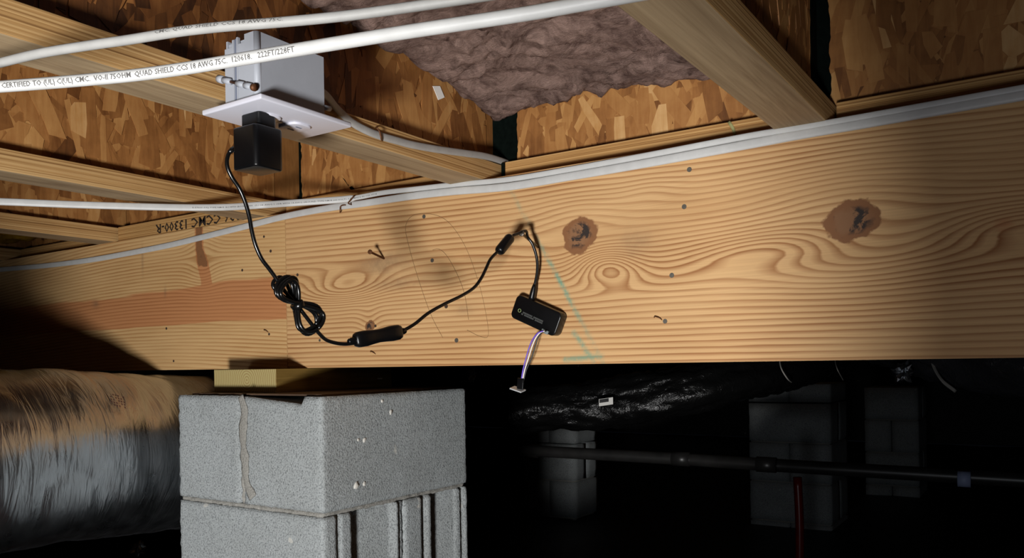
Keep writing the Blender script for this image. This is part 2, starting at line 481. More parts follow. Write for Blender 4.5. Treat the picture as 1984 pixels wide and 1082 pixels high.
# ------------------------------------------------------------------ main girder
def bp(x, y):                    # pixel -> (X, Z) on the girder face
    p = at(x, y, Y=YB); return p.x, p.z
def dense_board(name, x0, x1, mat, parent, field):
    """one 2x12: finely gridded face plus plain back, top and bottom"""
    nx = max(2, int((x1 - x0) / 0.0035)); nz = 90
    X = np.linspace(x0, x1, nx + 1); Z = np.linspace(ZB, ZT, nz + 1)
    XX, ZZ = np.meshgrid(X, Z)
    n = XX.size
    v = np.stack([XX.ravel(), np.full(n, YB), ZZ.ravel()], 1)
    idx = np.arange(n).reshape(nz + 1, nx + 1)
    q = np.stack([idx[:-1, :-1], idx[:-1, 1:], idx[1:, 1:], idx[1:, :-1]], -1).reshape(-1, 4)
    yb = YB + 0.0375
    ext = np.array([(x0, YB, ZB), (x1, YB, ZB), (x1, YB, ZT), (x0, YB, ZT), (x0, yb, ZB), (x1, yb, ZB), (x1, yb, ZT), (x0, yb, ZT)])
    e = n
    extra = [(e+5, e+4, e+7, e+6), (e+1, e+5, e+6, e+2), (e+4, e+0, e+3, e+7), (e+3, e+2, e+6, e+7), (e+4, e+5, e+1, e+0)]
    me = bpy.data.meshes.new(name)
    me.from_pydata(np.concatenate([v, ext]).tolist(), [], q.tolist() + extra)
    fld = field(XX.ravel(), ZZ.ravel())
    for k, val in fld.items(): set_attr(me, k, np.concatenate([val, ext[:, 2] if k == 'phi' else np.zeros(8)]))
    return put(name, me, mat, parent)

def g2(x, z, c, wx, wz, rot=0.0):
    dx, dz = x - c[0], z - c[1]
    cr_, sr_ = math.cos(rot), math.sin(rot)
    a = (dx * cr_ + dz * sr_) / wx; b = (-dx * sr_ + dz * cr_) / wz
    return np.exp(-a * a - b * b)
def part_lines(phi, x, z, c, D, h, wx, wz):   # grain lines pushed apart round a knot
    return phi - D * np.tanh((z - c[1]) / h) * g2(x, z, c, wx, wz)
def seg_dist(x, z, a, b):
    ax, az_ = a; bx, bz = b
    t = np.clip(((x - ax) * (bx - ax) + (z - az_) * (bz - az_)) / ((bx - ax) ** 2 + (bz - az_) ** 2), 0, 1)
    return np.hypot(x - ax - t * (bx - ax), z - az_ - t * (bz - az_))
def fld_a(x, z):
    k1, k2 = bp(1123, 455), bp(1650, 428)
    phi = z + 0.03 * (x + 0.6) * np.clip((z - 0.1) / 0.18, 0, 1)
    phi = part_lines(phi, x, z, k1, 0.026, 0.026, 0.075, 0.055)
    phi = part_lines(phi, x, z, k2, 0.036, 0.030, 0.115, 0.075)
    phi = phi - 0.056 * g2(x, z, bp(1176, 516), 0.052, 0.027, -0.15)
    phi = phi + 0.050 * g2(x, z, bp(672, 556), 0.105, 0.029, 0.05)
    phi = phi + 0.012 * g2(x, z, bp(850, 545), 0.080, 0.022, 0.1)
    phi = phi + 0.012 * g2(x, z, bp(715, 625), 0.024, 0.030)
    phi = phi - 0.042 * g2(x, z, bp(1500, 480), 0.105, 0.026, 0.05)
    phi = phi - 0.036 * g2(x, z, bp(1990, 435), 0.070, 0.026)
    phi = phi - 0.010 * g2(x, z, bp(1260, 370), 0.045, 0.020)
    phi = phi + 0.010 * g2(x, z, bp(1010, 500), 0.090, 0.020)
    knot = np.zeros_like(x)
    for c, rx, rz, rt in ((k1, 0.030, 0.027, 0.3), (k2, 0.032, 0.025, 0.15), (bp(717, 632), 0.013, 0.010, 0.4)):
        cr_, sr_ = math.cos(rt), math.sin(rt)
        dx, dz = x - c[0], z - c[1]
        r = np.hypot((dx * cr_ + dz * sr_) / rx, (-dx * sr_ + dz * cr_) / rz)
        knot = np.maximum(knot, 1 - 0.5 * r)
    smu = 1.1 * g2(x, z, bp(740, 512), 0.055, 0.018) + 0.7 * g2(x, z, bp(770, 550), 0.06, 0.010) + 0.6 * g2(x, z, bp(1230, 470), 0.03, 0.02) + 0.5 * g2(x, z, bp(900, 600), 0.02, 0.01)
    red = 0.30 * g2(x, z, k2, 0.06, 0.05) + 0.35 * g2(x, z, bp(700, 560), 0.035, 0.012) + 0.42 * g2(x, z, bp(1945, 435), 0.02, 0.03)
    d = np.minimum(seg_dist(x, z, bp(985, 362), bp(1050, 480)), seg_dist(x, z, bp(1050, 480), bp(1170, 706)))
    ch = np.clip(1.3 - d / 0.0038, 0, 1) * (0.35 + 0.65 * np.exp(-((z - 0.115) / 0.06) ** 2))
    d = np.minimum(seg_dist(x, z, bp(1112, 645), bp(1150, 700)), seg_dist(x, z, bp(1095, 697), bp(1165, 692)))
    ch = np.maximum(ch, 0.75 * np.clip(1.3 - d / 0.0045, 0, 1))
    return dict(phi=phi, red=red, smudge=np.clip(smu, 0, 1), knot=np.clip(knot, 0, 1), chalk=ch)
def fld_b(x, z):
    w = bp(392, 500)
    phi = z * 1.0 + 0.02 * np.sin((x + 1.2) * 3)
    phi = part_lines(phi, x, z, w, 0.03, 0.03, 0.05, 0.06)
    up_ = np.interp(x, [bp(200, 580)[0], bp(330, 562)[0], bp(405, 552)[0], bp(430, 545)[0], bp(555, 532)[0]], [bp(200, 580)[1], bp(330, 562)[1], bp(405, 552)[1], bp(430, 545)[1], bp(555, 532)[1]])
    lo_ = np.interp(x, [bp(200, 640)[0], bp(330, 630)[0], bp(435, 622)[0], bp(555, 619)[0]], [bp(200, 640)[1], bp(330, 630)[1], bp(435, 622)[1], bp(555, 619)[1]])
    red = np.clip(0.5 + (up_ - z) / 0.03, 0, 1) * np.clip(0.5 + (z - lo_) / 0.012, 0, 1)
    cx_ = np.interp(z, [bp(398, 545)[1], bp(390, 480)[1]], [bp(400, 545)[0], bp(386, 480)[0]])
    wd = np.interp(z, [bp(398, 545)[1], bp(392, 510)[1], bp(390, 480)[1]], [0.018, 0.020, 0.014])
    wedge = np.clip(0.5 + (wd - np.abs(x - cx_)) / 0.008, 0, 1) * np.clip((z - bp(400, 560)[1]) / 0.01, 0, 1)
    knot = 0.58 * wedge * np.clip((z - bp(392, 525)[1]) / 0.01, 0, 1)
    smu = 0.8 * g2(x, z, bp(276, 505), 0.004, 0.03) + 0.7 * g2(x, z, bp(320, 567), 0.004, 0.012) + 0.9 * g2(x, z, bp(185, 590), 0.015, 0.01)
    return dict(phi=phi, red=np.maximum(red, wedge), smudge=np.clip(smu, 0, 1), knot=knot, chalk=np.zeros_like(x))

XJ = bp(555, 570)[0]
gird = thing('girder', 'long knotty pine girder of planks resting on the concrete block pier', 'beam', Vector((XJ, YB + 0.056, ZB)))
pa = dense_board('plank', XJ + 0.0007, 0.75, M['girder'], gird, fld_a); pa['label'] = 'long knotty honey coloured plank with teal chalk line'
pb = dense_board('plank', -3.3, XJ - 0.0007, M['girder_b'], gird, fld_b); pb['label'] = 'paler plank with reddish heartwood streak'
pm = veneer_mat('pine_plank_hidden', 'X', S(206, 164, 108), S(164, 114, 64))
for k in (1, 2):
    y0 = YB + 0.0385 * k
    box('plank', -3.3, XJ - 0.4 * k, y0, y0 + 0.0375, ZB, ZT, pm, gird)
    box('plank', XJ - 0.4 * k + 0.0015, 0.75, y0, y0 + 0.0375, ZB, ZT, pm, gird)

# nail heads set flush in the planks
def disc_geo(c, n, r, h, seg=10):
    n = Vector(n).normalized(); a = n.orthogonal().normalized(); b = n.cross(a)
    vs_ = [c + a * (r * math.cos(t)) + b * (r * math.sin(t)) for t in [2*math.pi*k/seg for k in range(seg)]]
    vs2 = [p + n * h for p in vs_]
    fs = [tuple(range(seg, 2*seg))] + [(k, (k+1) % seg, seg + (k+1) % seg, seg + k) for k in range(seg)]
    return vs_ + vs2, fs
for (x, y, r, mt) in [(1336, 329, .0042, 'galv'), (1326, 401, .0042, 'galv'), (1302, 534, .0042, 'galv'), (1289, 623, .0040, 'galv'),
                      (822, 420, .0042, 'galv'), (838, 505, .0042, 'galv'), (865, 594, .0042, 'hole'), (885, 660, .0045, 'galv'),
                      (577, 533, .0034, 'hole'), (525, 487, .0036, 'hole'), (512, 459, .003, 'hole'), (470, 524, .0032, 'hole'),
                      (323, 637, .0034, 'hole'), (522, 648, .003, 'hole'), (728, 632, .003, 'hole'), (620, 660, .003, 'galv'), (337, 700, .003, 'hole')]:
    v, f = disc_geo(at(x, y, Y=YB + 0.0005), (0, -1, 0), r * 0.85, 0.0012)
    pydata('nail_head', v, f, M[mt], gird)
# bent wire staples left in the wood
for (x, y, a) in [(516, 641, 0.4), (723, 683, 0.1), (1275, 616, 0.3)]:
    p = at(x, y, Y=YB)
    tube('wire_staple', [p + Vector((-0.006, 0.001, 0)), p + Vector((-0.004, -0.003, 0.002)), p + Vector((0.004, -0.003, -0.001)), p + Vector((0.006, 0.001, -0.004))], 0.0007, M['rust'], gird, seg=6, step=0.002)
def nail(p0, p1, r, parent, mat):
    d = (p1 - p0).normalized(); a = d.orthogonal().normalized()
    path = [p0, p1 - d * 0.0026, p1 - d * 0.0024, p1 - d * 0.0004, p1]
    rad = [r, r, r * 2.1, r * 2.1, r * 1.7]
    return sweep('nail', path, rad, rad, mat, parent, seg=10, raw=True)
NAIL = at(1010, 452, Y=1.034)
nb = at(1042, 479, Y=YB)
n1 = nail(nb + (nb - NAIL) * 0.1, NAIL, 0.0022, gird, M['steel']); n1['label'] = 'bright nail holding up the black cord'
n2p = at(744, 501, Y=YB); n2h = at(716, 488, Y=1.05)
n2 = nail(n2p, n2h, 0.0020, gird, M['rust']); n2['label'] = 'rusty half-driven nail'
# pencil loops
for pts in ([(858, 655), (835, 610), (812, 545), (793, 480), (786, 440), (800, 418), (835, 415), (868, 430), (900, 475), (925, 540), (940, 600), (946, 650), (930, 652), (905, 640)],
            [(838, 485), (850, 483), (865, 495), (885, 530), (900, 570), (908, 620)]):
    tube('pencil_mark', [at(x, y, Y=YB) for x, y in pts], 0.0004, M['pencil'], gird, seg=5, step=0.004)

# ------------------------------------------------------------------ wooden I-joists and blocking
def strands(name, o, u, v, n, ulen, vlen, count, parent, seed, main=math.pi/2, tone0=0.0, tfn=None):
    rng = random.Random(seed)
    o, u, v, n = Vector(o), Vector(u), Vector(v), Vector(n)
    vs_, fs, tone = [], [], []
    for s in range(count):
        cu, cv = rng.uniform(0, ulen), rng.uniform(0, vlen)
        L = rng.uniform(0.040, 0.105); Wd = rng.uniform(0.011, 0.030)
        if rng.random() < 0.25: L *= 0.55; Wd *= 0.8
        a = main + rng.gauss(0, 0.36)
        ca, sa = math.cos(a), math.sin(a)
        h = 0.0001 + 0.0016 * s / count; th = 0.0003
        sk = rng.uniform(-0.5, 0.5) * Wd
        poly = [(-L/2 + sk, -Wd/2), (-L/6, -Wd/2 * rng.uniform(.85, 1.15)), (L/2, -Wd/2 * rng.uniform(0.5, 1)), (L/2 + sk * rng.uniform(-1, 1), Wd/2 * rng.uniform(0.3, 1)), (L/5, Wd/2 * rng.uniform(.85, 1.15)), (-L/2, Wd/2 * rng.uniform(0.6, 1))]
        b0 = len(vs_)
        for hh in (-0.001, h + th):
            for (pu, pv) in poly:
                uu = min(max(cu + pu * ca - pv * sa, 0), ulen); vv = min(max(cv + pu * sa + pv * ca, 0), vlen)
                vs_.append(o + u * uu + v * vv + n * hh)
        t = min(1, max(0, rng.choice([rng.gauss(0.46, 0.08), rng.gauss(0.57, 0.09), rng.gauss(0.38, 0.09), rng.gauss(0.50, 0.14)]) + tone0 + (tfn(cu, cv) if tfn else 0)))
        k = 6
        fs.append(tuple(b0 + k + i for i in range(k))); tone.append(t)
        for i in range(k):
            fs.append((b0 + i, b0 + (i+1) % k, b0 + k + (i+1) % k, b0 + k + i)); tone.append(t * 0.9)
    ob = pydata(name, vs_, fs, M['osb'], parent)
    set_attr(ob.data, 'tone', tone, 'FACE'); ob['kind'] = 'stuff'
    return ob

FH, FW = 0.0345, 0.066     # flange height and width
JH = 0.322
def flange_y(x0, x1, y0, y1, z0, z1, parent, name):
    o = box(name, x0, x1, y0, y1, z0, z1, M['lvl_y'], parent, bevel=0.0016)
    o.data.materials.append(M['ven_y'])
    for p in o.data.polygons:
        if abs(p.normal.z) > 0.8: p.material_index = 1
    return o
def flange_x(x0, x1, y0, y1, z0, z1, parent, name):
    o = box(name, x0, x1, y0, y1, z0, z1, M['lvl_x'], parent, bevel=0.0016)
    o.data.materials.append(M['ven_x'])
    for p in o.data.polygons:
        if abs(p.normal.z) > 0.8: p.material_index = 1
    return o
def tone_box(name, *a):
    o = box(name, *a); set_attr(o.data, 'tone', [0.4] * len(o.data.polygons), 'FACE'); return o
def joist(xr, label, n_str, seed, y_vis=(0.0, 1.14), w=FW, tone0=0.0, tfn=None):
    xl = xr - w; xc = (xl + xr) / 2
    t = thing('floor_joist', label, 'joist', Vector((xc, 0.5, ZT)), 'I-shaped floor joists crossing the girder')
    flange_y(xl, xr, -1.0, 2.2, ZT, ZT + FH, t, 'bottom_flange')
    flange_y(xl, xr, -1.0, 2.2, ZT + JH - FH, ZT + JH, t, 'top_flange')
    tone_box('web', xc - 0.0048, xc + 0.0048, -1.0, 2.2, ZT + FH, ZT + JH - FH, M['osb'], t)
    if n_str:
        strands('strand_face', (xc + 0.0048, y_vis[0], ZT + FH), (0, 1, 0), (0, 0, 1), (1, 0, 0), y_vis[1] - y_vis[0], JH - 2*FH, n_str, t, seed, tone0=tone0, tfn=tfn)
    return t
JR, J1, J2, J3, J4 = -0.241, -0.778, -1.312, -1.846, -2.38
WA, WB = 0.0655, 0.068    # widths of the wider and narrower joists
joist(JR, 'rightmost wooden joist with broad pale underside meeting the girder', 900, 1, w=WA)
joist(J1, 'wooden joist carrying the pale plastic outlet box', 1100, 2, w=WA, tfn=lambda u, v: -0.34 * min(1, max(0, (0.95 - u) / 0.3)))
joist(J2, 'wooden joist whose web shows directly behind the black power adapter', 1100, 3, w=WB)
joist(J3, 'shaded wooden joist ending at the flange with stencilled lettering', 800, 4, w=WB)
joist(J4, 'dark far left joist beyond the yellow insulation', 500, 5, w=WB)

def blocking(x0, x1, label, n_str, seed, xw0=None, YF=YF):
    YW = YF + 0.0284
    xw0 = x0 + 0.004 if xw0 is None else xw0
    t = thing('blocking_panel', label, 'blocking', Vector(((x0+x1)/2, YF + 0.033, ZT)), 'blocking panels standing on the girder')
    flange_x(x0, x1, YF, YF + 0.066, ZT + 0.0004, ZT + FH, t, 'bottom_flange')
    flange_x(x0, x1, YF, YF + 0.066, ZT + JH - FH, ZT + JH, t, 'top_flange')
    tone_box('web', xw0, x1 - 0.004, YW, YW + 0.0096, ZT + FH, ZT + JH - FH, M['osb'], t)
    strands('strand_face', (xw0, YW, ZT + FH), (1, 0, 0), (0, 0, 1), (0, -1, 0), x1 - xw0 - 0.004, JH - 2*FH, n_str, t, seed)
    return t
b1 = blocking(-0.763, JR - WA - 0.003, 'blocking panel below the mauve insulation, between the two joists around it', 800, 11, -0.757)
b2 = blocking(-1.300, J1 - WA - 0.003, 'blocking panel right behind the adapter, left of the outlet box joist', 800, 12, -1.284)
b3 = blocking(J3 + 0.006, J2 - WB - 0.003, 'shaded blocking panel with upside-down black stencilled lettering', 700, 13, YF=1.0985)
b4 = blocking(JR + 0.003, 0.72, 'dark blocking panel at the upper right corner', 1200, 14, -0.252)
b5 = blocking(J4 + 0.006, J3 - WB - 0.003, 'unlit blocking panel at the far left end of the girder', 300, 15)
# stencilled lettering, printed upside down
v, f = text_geo('ESR-1336 CCMC 13300-R', 0.018)
xs = [p[0] for p in v]; tw = max(xs) - min(xs)
v2, _ = text_geo('ESR-', 0.018); lead = max(p[0] for p in v2) + 0.05
xe = at(302, 462, Y=1.0985).x; k = (at(476, 434, Y=1.0985).x - xe) / (max(xs) - lead)
vv = [Vector((xe + (max(xs) - p[0]) * k, 1.0985 - 0.0004, ZT + 0.0235 - p[1] * 0.029)) for p in v]
ob = pydata('lettering', vv, f, M['ink_dark'], b3); ob['label'] = 'black stencilled letters and numbers'
# dark paint daubs where the panels butt against the joists
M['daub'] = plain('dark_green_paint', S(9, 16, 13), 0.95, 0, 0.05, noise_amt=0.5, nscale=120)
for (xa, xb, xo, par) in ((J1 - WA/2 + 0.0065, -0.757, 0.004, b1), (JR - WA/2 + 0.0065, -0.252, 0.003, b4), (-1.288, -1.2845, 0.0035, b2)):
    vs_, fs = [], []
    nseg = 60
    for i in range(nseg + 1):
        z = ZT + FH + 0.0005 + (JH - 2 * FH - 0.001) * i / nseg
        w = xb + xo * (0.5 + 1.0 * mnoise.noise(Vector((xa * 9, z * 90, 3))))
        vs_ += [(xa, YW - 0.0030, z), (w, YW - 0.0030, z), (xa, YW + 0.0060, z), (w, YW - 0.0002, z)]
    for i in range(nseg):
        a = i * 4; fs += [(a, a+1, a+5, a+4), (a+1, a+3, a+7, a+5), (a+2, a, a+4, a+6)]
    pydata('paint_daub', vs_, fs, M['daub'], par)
# sealant smeared on the right joist's web
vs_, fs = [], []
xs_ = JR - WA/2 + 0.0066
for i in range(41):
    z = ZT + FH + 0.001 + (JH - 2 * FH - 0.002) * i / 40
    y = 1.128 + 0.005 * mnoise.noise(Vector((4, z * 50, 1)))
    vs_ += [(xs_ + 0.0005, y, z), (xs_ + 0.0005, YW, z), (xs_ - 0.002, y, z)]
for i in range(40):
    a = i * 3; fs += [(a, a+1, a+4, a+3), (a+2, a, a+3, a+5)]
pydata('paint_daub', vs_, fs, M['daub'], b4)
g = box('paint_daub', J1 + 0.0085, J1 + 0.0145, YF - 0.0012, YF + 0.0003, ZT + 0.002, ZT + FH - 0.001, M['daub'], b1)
sweep('paint_daub', [at(1412, 236, Y=YF - 0.0004), at(1420, 249, Y=YF - 0.0004), at(1424, 262, Y=YF - 0.0004)], 0.0022, 0.0006, plain('teal_chalk', S(150, 148, 98), 0.9), b1, hint=(1, 0, 0))

# ------------------------------------------------------------------ glass wool batts
def batt(label, mat, x0, x1, y0, y1, zf, top, res, seed, amp=0.016, group='insulation batts between the joists'):
    nx, ny = int((x1 - x0) / res), int((y1 - y0) / res)
    vs_, fs = [], []
    for j in range(ny + 1):
        for i in range(nx + 1):
            x = x0 + (x1 - x0) * i / nx; y = y0 + (y1 - y0) * j / ny
            p = Vector((x * 9, y * 15, seed))
            w = Vector((mnoise.noise(p * 0.6), mnoise.noise(p * 0.6 + Vector((7, 3, 1))), 0)) * 1.1
            rid = 1 - abs(mnoise.noise(p + w)) * 2
            z = zf(x, y) - amp * (rid * 0.55 - 0.2) + 0.009 * mnoise.noise(Vector((x * 24, y * 44, seed + 5)) + w * 2) + 0.006 * mnoise.noise(Vector((x * 60, y * 95, seed + 9)) + w * 4) + 0.003 * mnoise.noise(Vector((x * 130, y * 190, seed + 2)))
            e = min(x - x0, x1 - x, y1 - y)
            z += 0.020 * max(0, 1 - e / 0.03) ** 2
            dy = 0.010 * mnoise.noise(Vector((x * 30, seed, y * 8))) if j == ny else 0
            vs_.append((x, y, z))
    for j in range(ny):
        for i in range(nx):
            a = j * (nx + 1) + i; fs.append((a, a + nx + 1, a + nx + 2, a + 1))
    # closed sides and top
    b0 = len(vs_)
    ring = [i for i in range(nx + 1)] + [j * (nx+1) + nx for j in range(1, ny + 1)] + [ny * (nx+1) + i for i in range(nx - 1, -1, -1)] + [j * (nx+1) for j in range(ny - 1, 0, -1)]
    for r in ring: vs_.append((vs_[r][0], vs_[r][1], top))
    m_ = len(ring)
    for q in range(m_): fs.append((ring[q], ring[(q+1) % m_], b0 + (q+1) % m_, b0 + q))
    fs.append(tuple(b0 + q for q in range(m_))[::-1])
    o = pydata('insulation_batt', vs_, fs, mat, None, True)
    return tag(o, label, 'insulation', group)
xw = lambda xr, w: xr - w / 2
batt('lumpy mauve insulation batt sagging below the subfloor right of the outlet box', M['wool'], xw(J1, WA) + 0.0075, xw(JR, WA) - 0.006, 0.0, YW - 0.003,
     lambda x, y: 0.404 + 0.20 * min(1.165 - y, 0.17) + 0.09 * max(0, 0.995 - y) + 0.010 * math.sin((x + 0.8) * 9), 0.62, 0.0055, 3.1)
batt('dim mauve insulation batt at the top right corner', M['wool'], xw(JR, WA) + 0.008, 0.7, 0.0, YW - 0.003,
     lambda x, y: 0.490 + 0.06 * (1.143 - y), 0.62, 0.012, 8.4)
batt('dim yellow insulation batt at the far left', M['wool_y'], xw(J4, WB) + 0.0075, xw(J3, WB) - 0.006, 0.0, YF - 0.004,
     lambda x, y: 0.347, 0.62, 0.012, 2.2, amp=0.008)

# ------------------------------------------------------------------ concrete block pier
def rough_block(name, x0, x1, y0, y1, z0, z1, parent, res=0.008, amp=0.0009, shape=None, mat=None):
    bm = bmesh.new()
    nx, ny, nz = [max(2, int(round(d / res))) for d in (x1 - x0, y1 - y0, z1 - z0)]
    vmap = {}
    def V(i, j, k):
        key = (i, j, k)
        if key not in vmap: vmap[key] = bm.verts.new((x0 + (x1-x0)*i/nx, y0 + (y1-y0)*j/ny, z0 + (z1-z0)*k/nz))
        return vmap[key]
    for j in range(ny):
        for k in range(nz):
            for i in (0, nx): bm.faces.new((V(i, j, k), V(i, j+1, k), V(i, j+1, k+1), V(i, j, k+1)))
    for i in range(nx):
        for k in range(nz):
            for j in (0, ny): bm.faces.new((V(i, j, k), V(i+1, j, k), V(i+1, j, k+1), V(i, j, k+1)))
    for i in range(nx):
        for j in range(ny):
            for k in (0, nz): bm.faces.new((V(i, j, k), V(i+1, j, k), V(i+1, j+1, k), V(i, j+1, k)))
    for v_ in bm.verts:
        c = v_.co.copy()
        # worn arrises
        ex = min(c.x - x0, x1 - c.x); ey = min(c.y - y0, y1 - c.y); ez = min(c.z - z0, z1 - c.z)
        near = sorted((ex, ey, ez))
        if near[1] < 0.002:
            cc = Vector(((x0+x1)/2, (y0+y1)/2, c.z)) if near[1] is not ez else Vector(((x0+x1)/2, (y0+y1)/2, (z0+z1)/2))
            v_.co += (cc - c).normalized() * 0.003 * (1 + mnoise.noise(c * 90))
        if shape: v_.co = shape(v_.co.copy(), c)
        v_.co += Vector((mnoise.noise(c * 110), mnoise.noise(c * 110 + Vector((9, 0, 0))), mnoise.noise(c * 110 + Vector((0, 9, 0))))) * amp
    return bm_obj(name, bm, mat or M['block'], parent, smooth=True)

PX1, PX0, PY0, PY1 = -1.019, -1.412, 0.957, 1.360
PZ = -0.052
pier = thing('block_pier', 'grey concrete block pier under the girder in front', 'pier', Vector(((PX0+PX1)/2, (PY0+PY1)/2, GROUND)))
BH, JT = 0.194, 0.008
pxm = at(467, 850, Y=PY0).x
def chip(co, c):      # broken top edge of the right hand block
    if c.z > PZ - 0.03 and c.y < PY0 + 0.06:
        s = (at(585, 770, Y=PY0).x - c.x) / (at(585, 770, Y=PY0).x - pxm)
        if 0 < s < 1.02: co.z -= (0.013 * (1 - s)) * max(0, 1 - (PZ - c.z) / 0.03)
    return co
zt = PZ
rough_block('concrete_block', PX0, pxm - 0.004, PY0, PY1, zt - BH, zt, pier)
rough_block('concrete_block', pxm + 0.004, PX1, PY0, PY1, zt - BH, zt, pier, shape=chip)
rough_block('mortar_joint', pxm - 0.0048, pxm + 0.0048, PY0 + 0.001, PY1 - 0.004, zt - BH, zt - 0.006, pier, res=0.006, amp=0.0022, mat=M['mortar'])
def flat_mortar(z0, z1):
    rough_block('mortar_joint', PX0 + 0.003, PX1 - 0.004, PY0 + 0.002, PY1 - 0.004, z0, z1, pier, res=0.006, amp=0.0022, mat=M['mortar'])
flat_mortar(zt - BH - JT, zt - BH)
# smeared mortar running down the head joint
sm_pts = [at(466, 768, Y=PY0 - 0.001), at(474, 800, Y=PY0 - 0.001), at(470, 840, Y=PY0 - 0.001), at(474, 890, Y=PY0 - 0.001), at(478, 935, Y=PY0 - 0.001), at(490, 965, Y=PY0 - 0.001)]
sp_ = smooth_path(sm_pts, 0.005)
sweep('mortar_smear', sp_, [0.0095 + 0.006 * mnoise.noise(p * 60) for p in sp_], 0.0013, M['mortar'], pier, hint=(1, 0, 0), seg=8, raw=True)
def ears(yc0, yc1, ra=0.34, rb=0.90, g=((0.16, 0.21), (0.955, 0.985))):
    """recessed, ribbed block end on the +X face"""
    wy = yc1 - yc0
    def fn(co, c):
        if c.x > PX1 - 0.02:
            t = (c.y - yc0) / wy
            d = 0.0
            if ra < t < rb: d = 0.022 if t < ra + 0.09 else 0.022 - 0.013 * (t - ra - 0.09) / (rb - ra - 0.09)
            if any(a < t < b for a, b in g): d = 0.010
            co.x -= d * (1.0 if c.x > PX1 - 0.001 else 0.3)
        return co
    return fn
zc = zt - BH - JT
course = 0
while zc - BH > GROUND - 0.02:
    ymid = (PY0 + PY1) / 2
    if course % 2 == 0:
        rough_block('concrete_block', PX0, PX1, PY0, ymid - 0.003, zc - BH, zc, pier, res=0.006 if course == 0 else 0.02, shape=ears(PY0, ymid - 0.003))
        rough_block('concrete_block', PX0, PX1, ymid + 0.003, PY1, zc - BH, zc, pier, res=0.006 if course == 0 else 0.02, shape=ears(ymid + 0.003, PY1, 0.40, 0.82, ((0.27, 0.32), (0.87, 0.92))))
    else:
        rough_block('concrete_block', PX0, pxm - 0.004, PY0, PY1, zc - BH, zc, pier, res=0.02)
        rough_block('concrete_block', pxm + 0.004, PX1, PY0, PY1, zc - BH, zc, pier, res=0.02)
    if zc - BH - JT > GROUND: flat_mortar(zc - BH - JT, zc - BH)
    zc -= BH + JT; course += 1
# white mortar crumbs on the side of the top block
for (x, y, r) in [(690, 942, .006), (706, 938, .004), (757, 799, .0045), (740, 778, .0035), (694, 853, .003), (706, 853, .004)]:
    p = at(x, y, X=PX1); bm = bmesh.new()
    bmesh.ops.create_icosphere(bm, subdivisions=2, radius=r, matrix=Matrix.Translation(p))
    for v_ in bm.verts:
        v_.co.x = p.x + (v_.co.x - p.x) * 0.45
        v_.co += Vector((0.2, 1, 1)) * mnoise.noise(v_.co * 300) * r * 0.6
    bm_obj('mortar_crumb', bm, plain('white_mortar', S(205, 202, 194), 0.9) if 'crumb' not in M else M['crumb'], pier, True)

# timber pad and fibre shim between pier and girder
p0 = at(415, 757, Y=1.015); p1 = at(535, 757, Y=1.015)
sh = box('fibre_shim', PX0 + 0.03, PX1 - 0.012, 0.970, 1.34, PZ + 0.0008, PZ + 0.0036, M['shim'])
tag(sh, 'thin dark shim sheet lying on top of the block pier', 'shim')
pad = box('timber_pad', p0.x, p1.x, 1.015, 1.33, PZ + 0.0038, ZB - 0.0005, M['pad'], None, bevel=0.0012)
pad.data.materials.append(M['end'])
for p in pad.data.polygons:
    if p.normal.y < -0.8: p.material_index = 1
tag(pad, 'short greenish timber pad wedged between pier and girder', 'timber pad')
sp = box('wood_splinter', -0.006, 0.006, -0.0012, 0.0012, -0.0009, 0.0009, M['paper'])
q = at(736, 734, X=p1.x + 0.003); sp.location = q; sp.rotation_euler = (0.6, 0, 1.3)
tag(sp, 'tiny white splinter stuck to the dark side of the timber pad', 'splinter')

# ------------------------------------------------------------------ insulated ducts
def wrinkled_duct(name, label, path, r, mat, nseg, wr, seed, hint=(0, 0, 1), fy=22, ft=1.4, group=None, squash=1.0):
    fr = frames(path, hint); n = len(path)
    vs_, fs = [], []
    s = 0.0
    for i, p in enumerate(path):
        if i: s += (p - path[i-1]).length
        t, a, b = fr[i]
        for k in range(nseg):
            th = 2 * math.pi * k / nseg
            cv = Vector((math.cos(th) * ft, math.sin(th) * ft, s * fy + seed))
            wv = mnoise.noise(cv * 0.35) * 1.2
            rid = abs(mnoise.noise(cv + Vector((wv, wv, wv * 0.5))))
            big = mnoise.noise(Vector((math.cos(th) * 1.1, math.sin(th) * 1.1, s * 3.5 + seed)))
            fine = abs(mnoise.noise(Vector((math.cos(th) * ft * 2.2 + th, math.sin(th) * ft * 2.2, s * fy * 2.3 + seed))))
            rr = r + wr * (0.9 * big - 0.9 * max(0, 0.25 - rid) * 2 - 0.35 * max(0, 0.2 - fine) * 2)
            vs_.append(p + a * (rr * math.cos(th) * squash) + b * (rr * math.sin(th)))
    for i in range(n - 1):
        for k in range(nseg):
            k2 = (k + 1) % nseg
            fs.append((i*nseg+k, i*nseg+k2, (i+1)*nseg+k2, (i+1)*nseg+k))
    fs.append(tuple(range(nseg))[::-1]); fs.append(tuple((n-1)*nseg + k for k in range(nseg)))
    return vs_, fs
DXC, DZC, DR = -1.655, -0.188, 0.174
path = [Vector((DXC - 0.015 * math.sin(y * 2) - 0.5 * max(0, y - 1.1) ** 2, y, DZC + 0.016 * math.exp(-((y - 0.8) / 0.22) ** 2) - 0.05 * max(0, y - 1.1))) for y in np.arange(0.1, 2.6, 0.008)]
v, f = wrinkled_duct('', '', path, DR, None, 150, 0.008, 2.0, fy=9, ft=0.8)
duct = thing('foil_duct', 'large silver foil wrapped duct running under the girder beside the pier', 'duct', Vector((DXC, 0.6, DZC - DR)))
pydata('foil_jacket', v, f, M['foil'], duct, True)
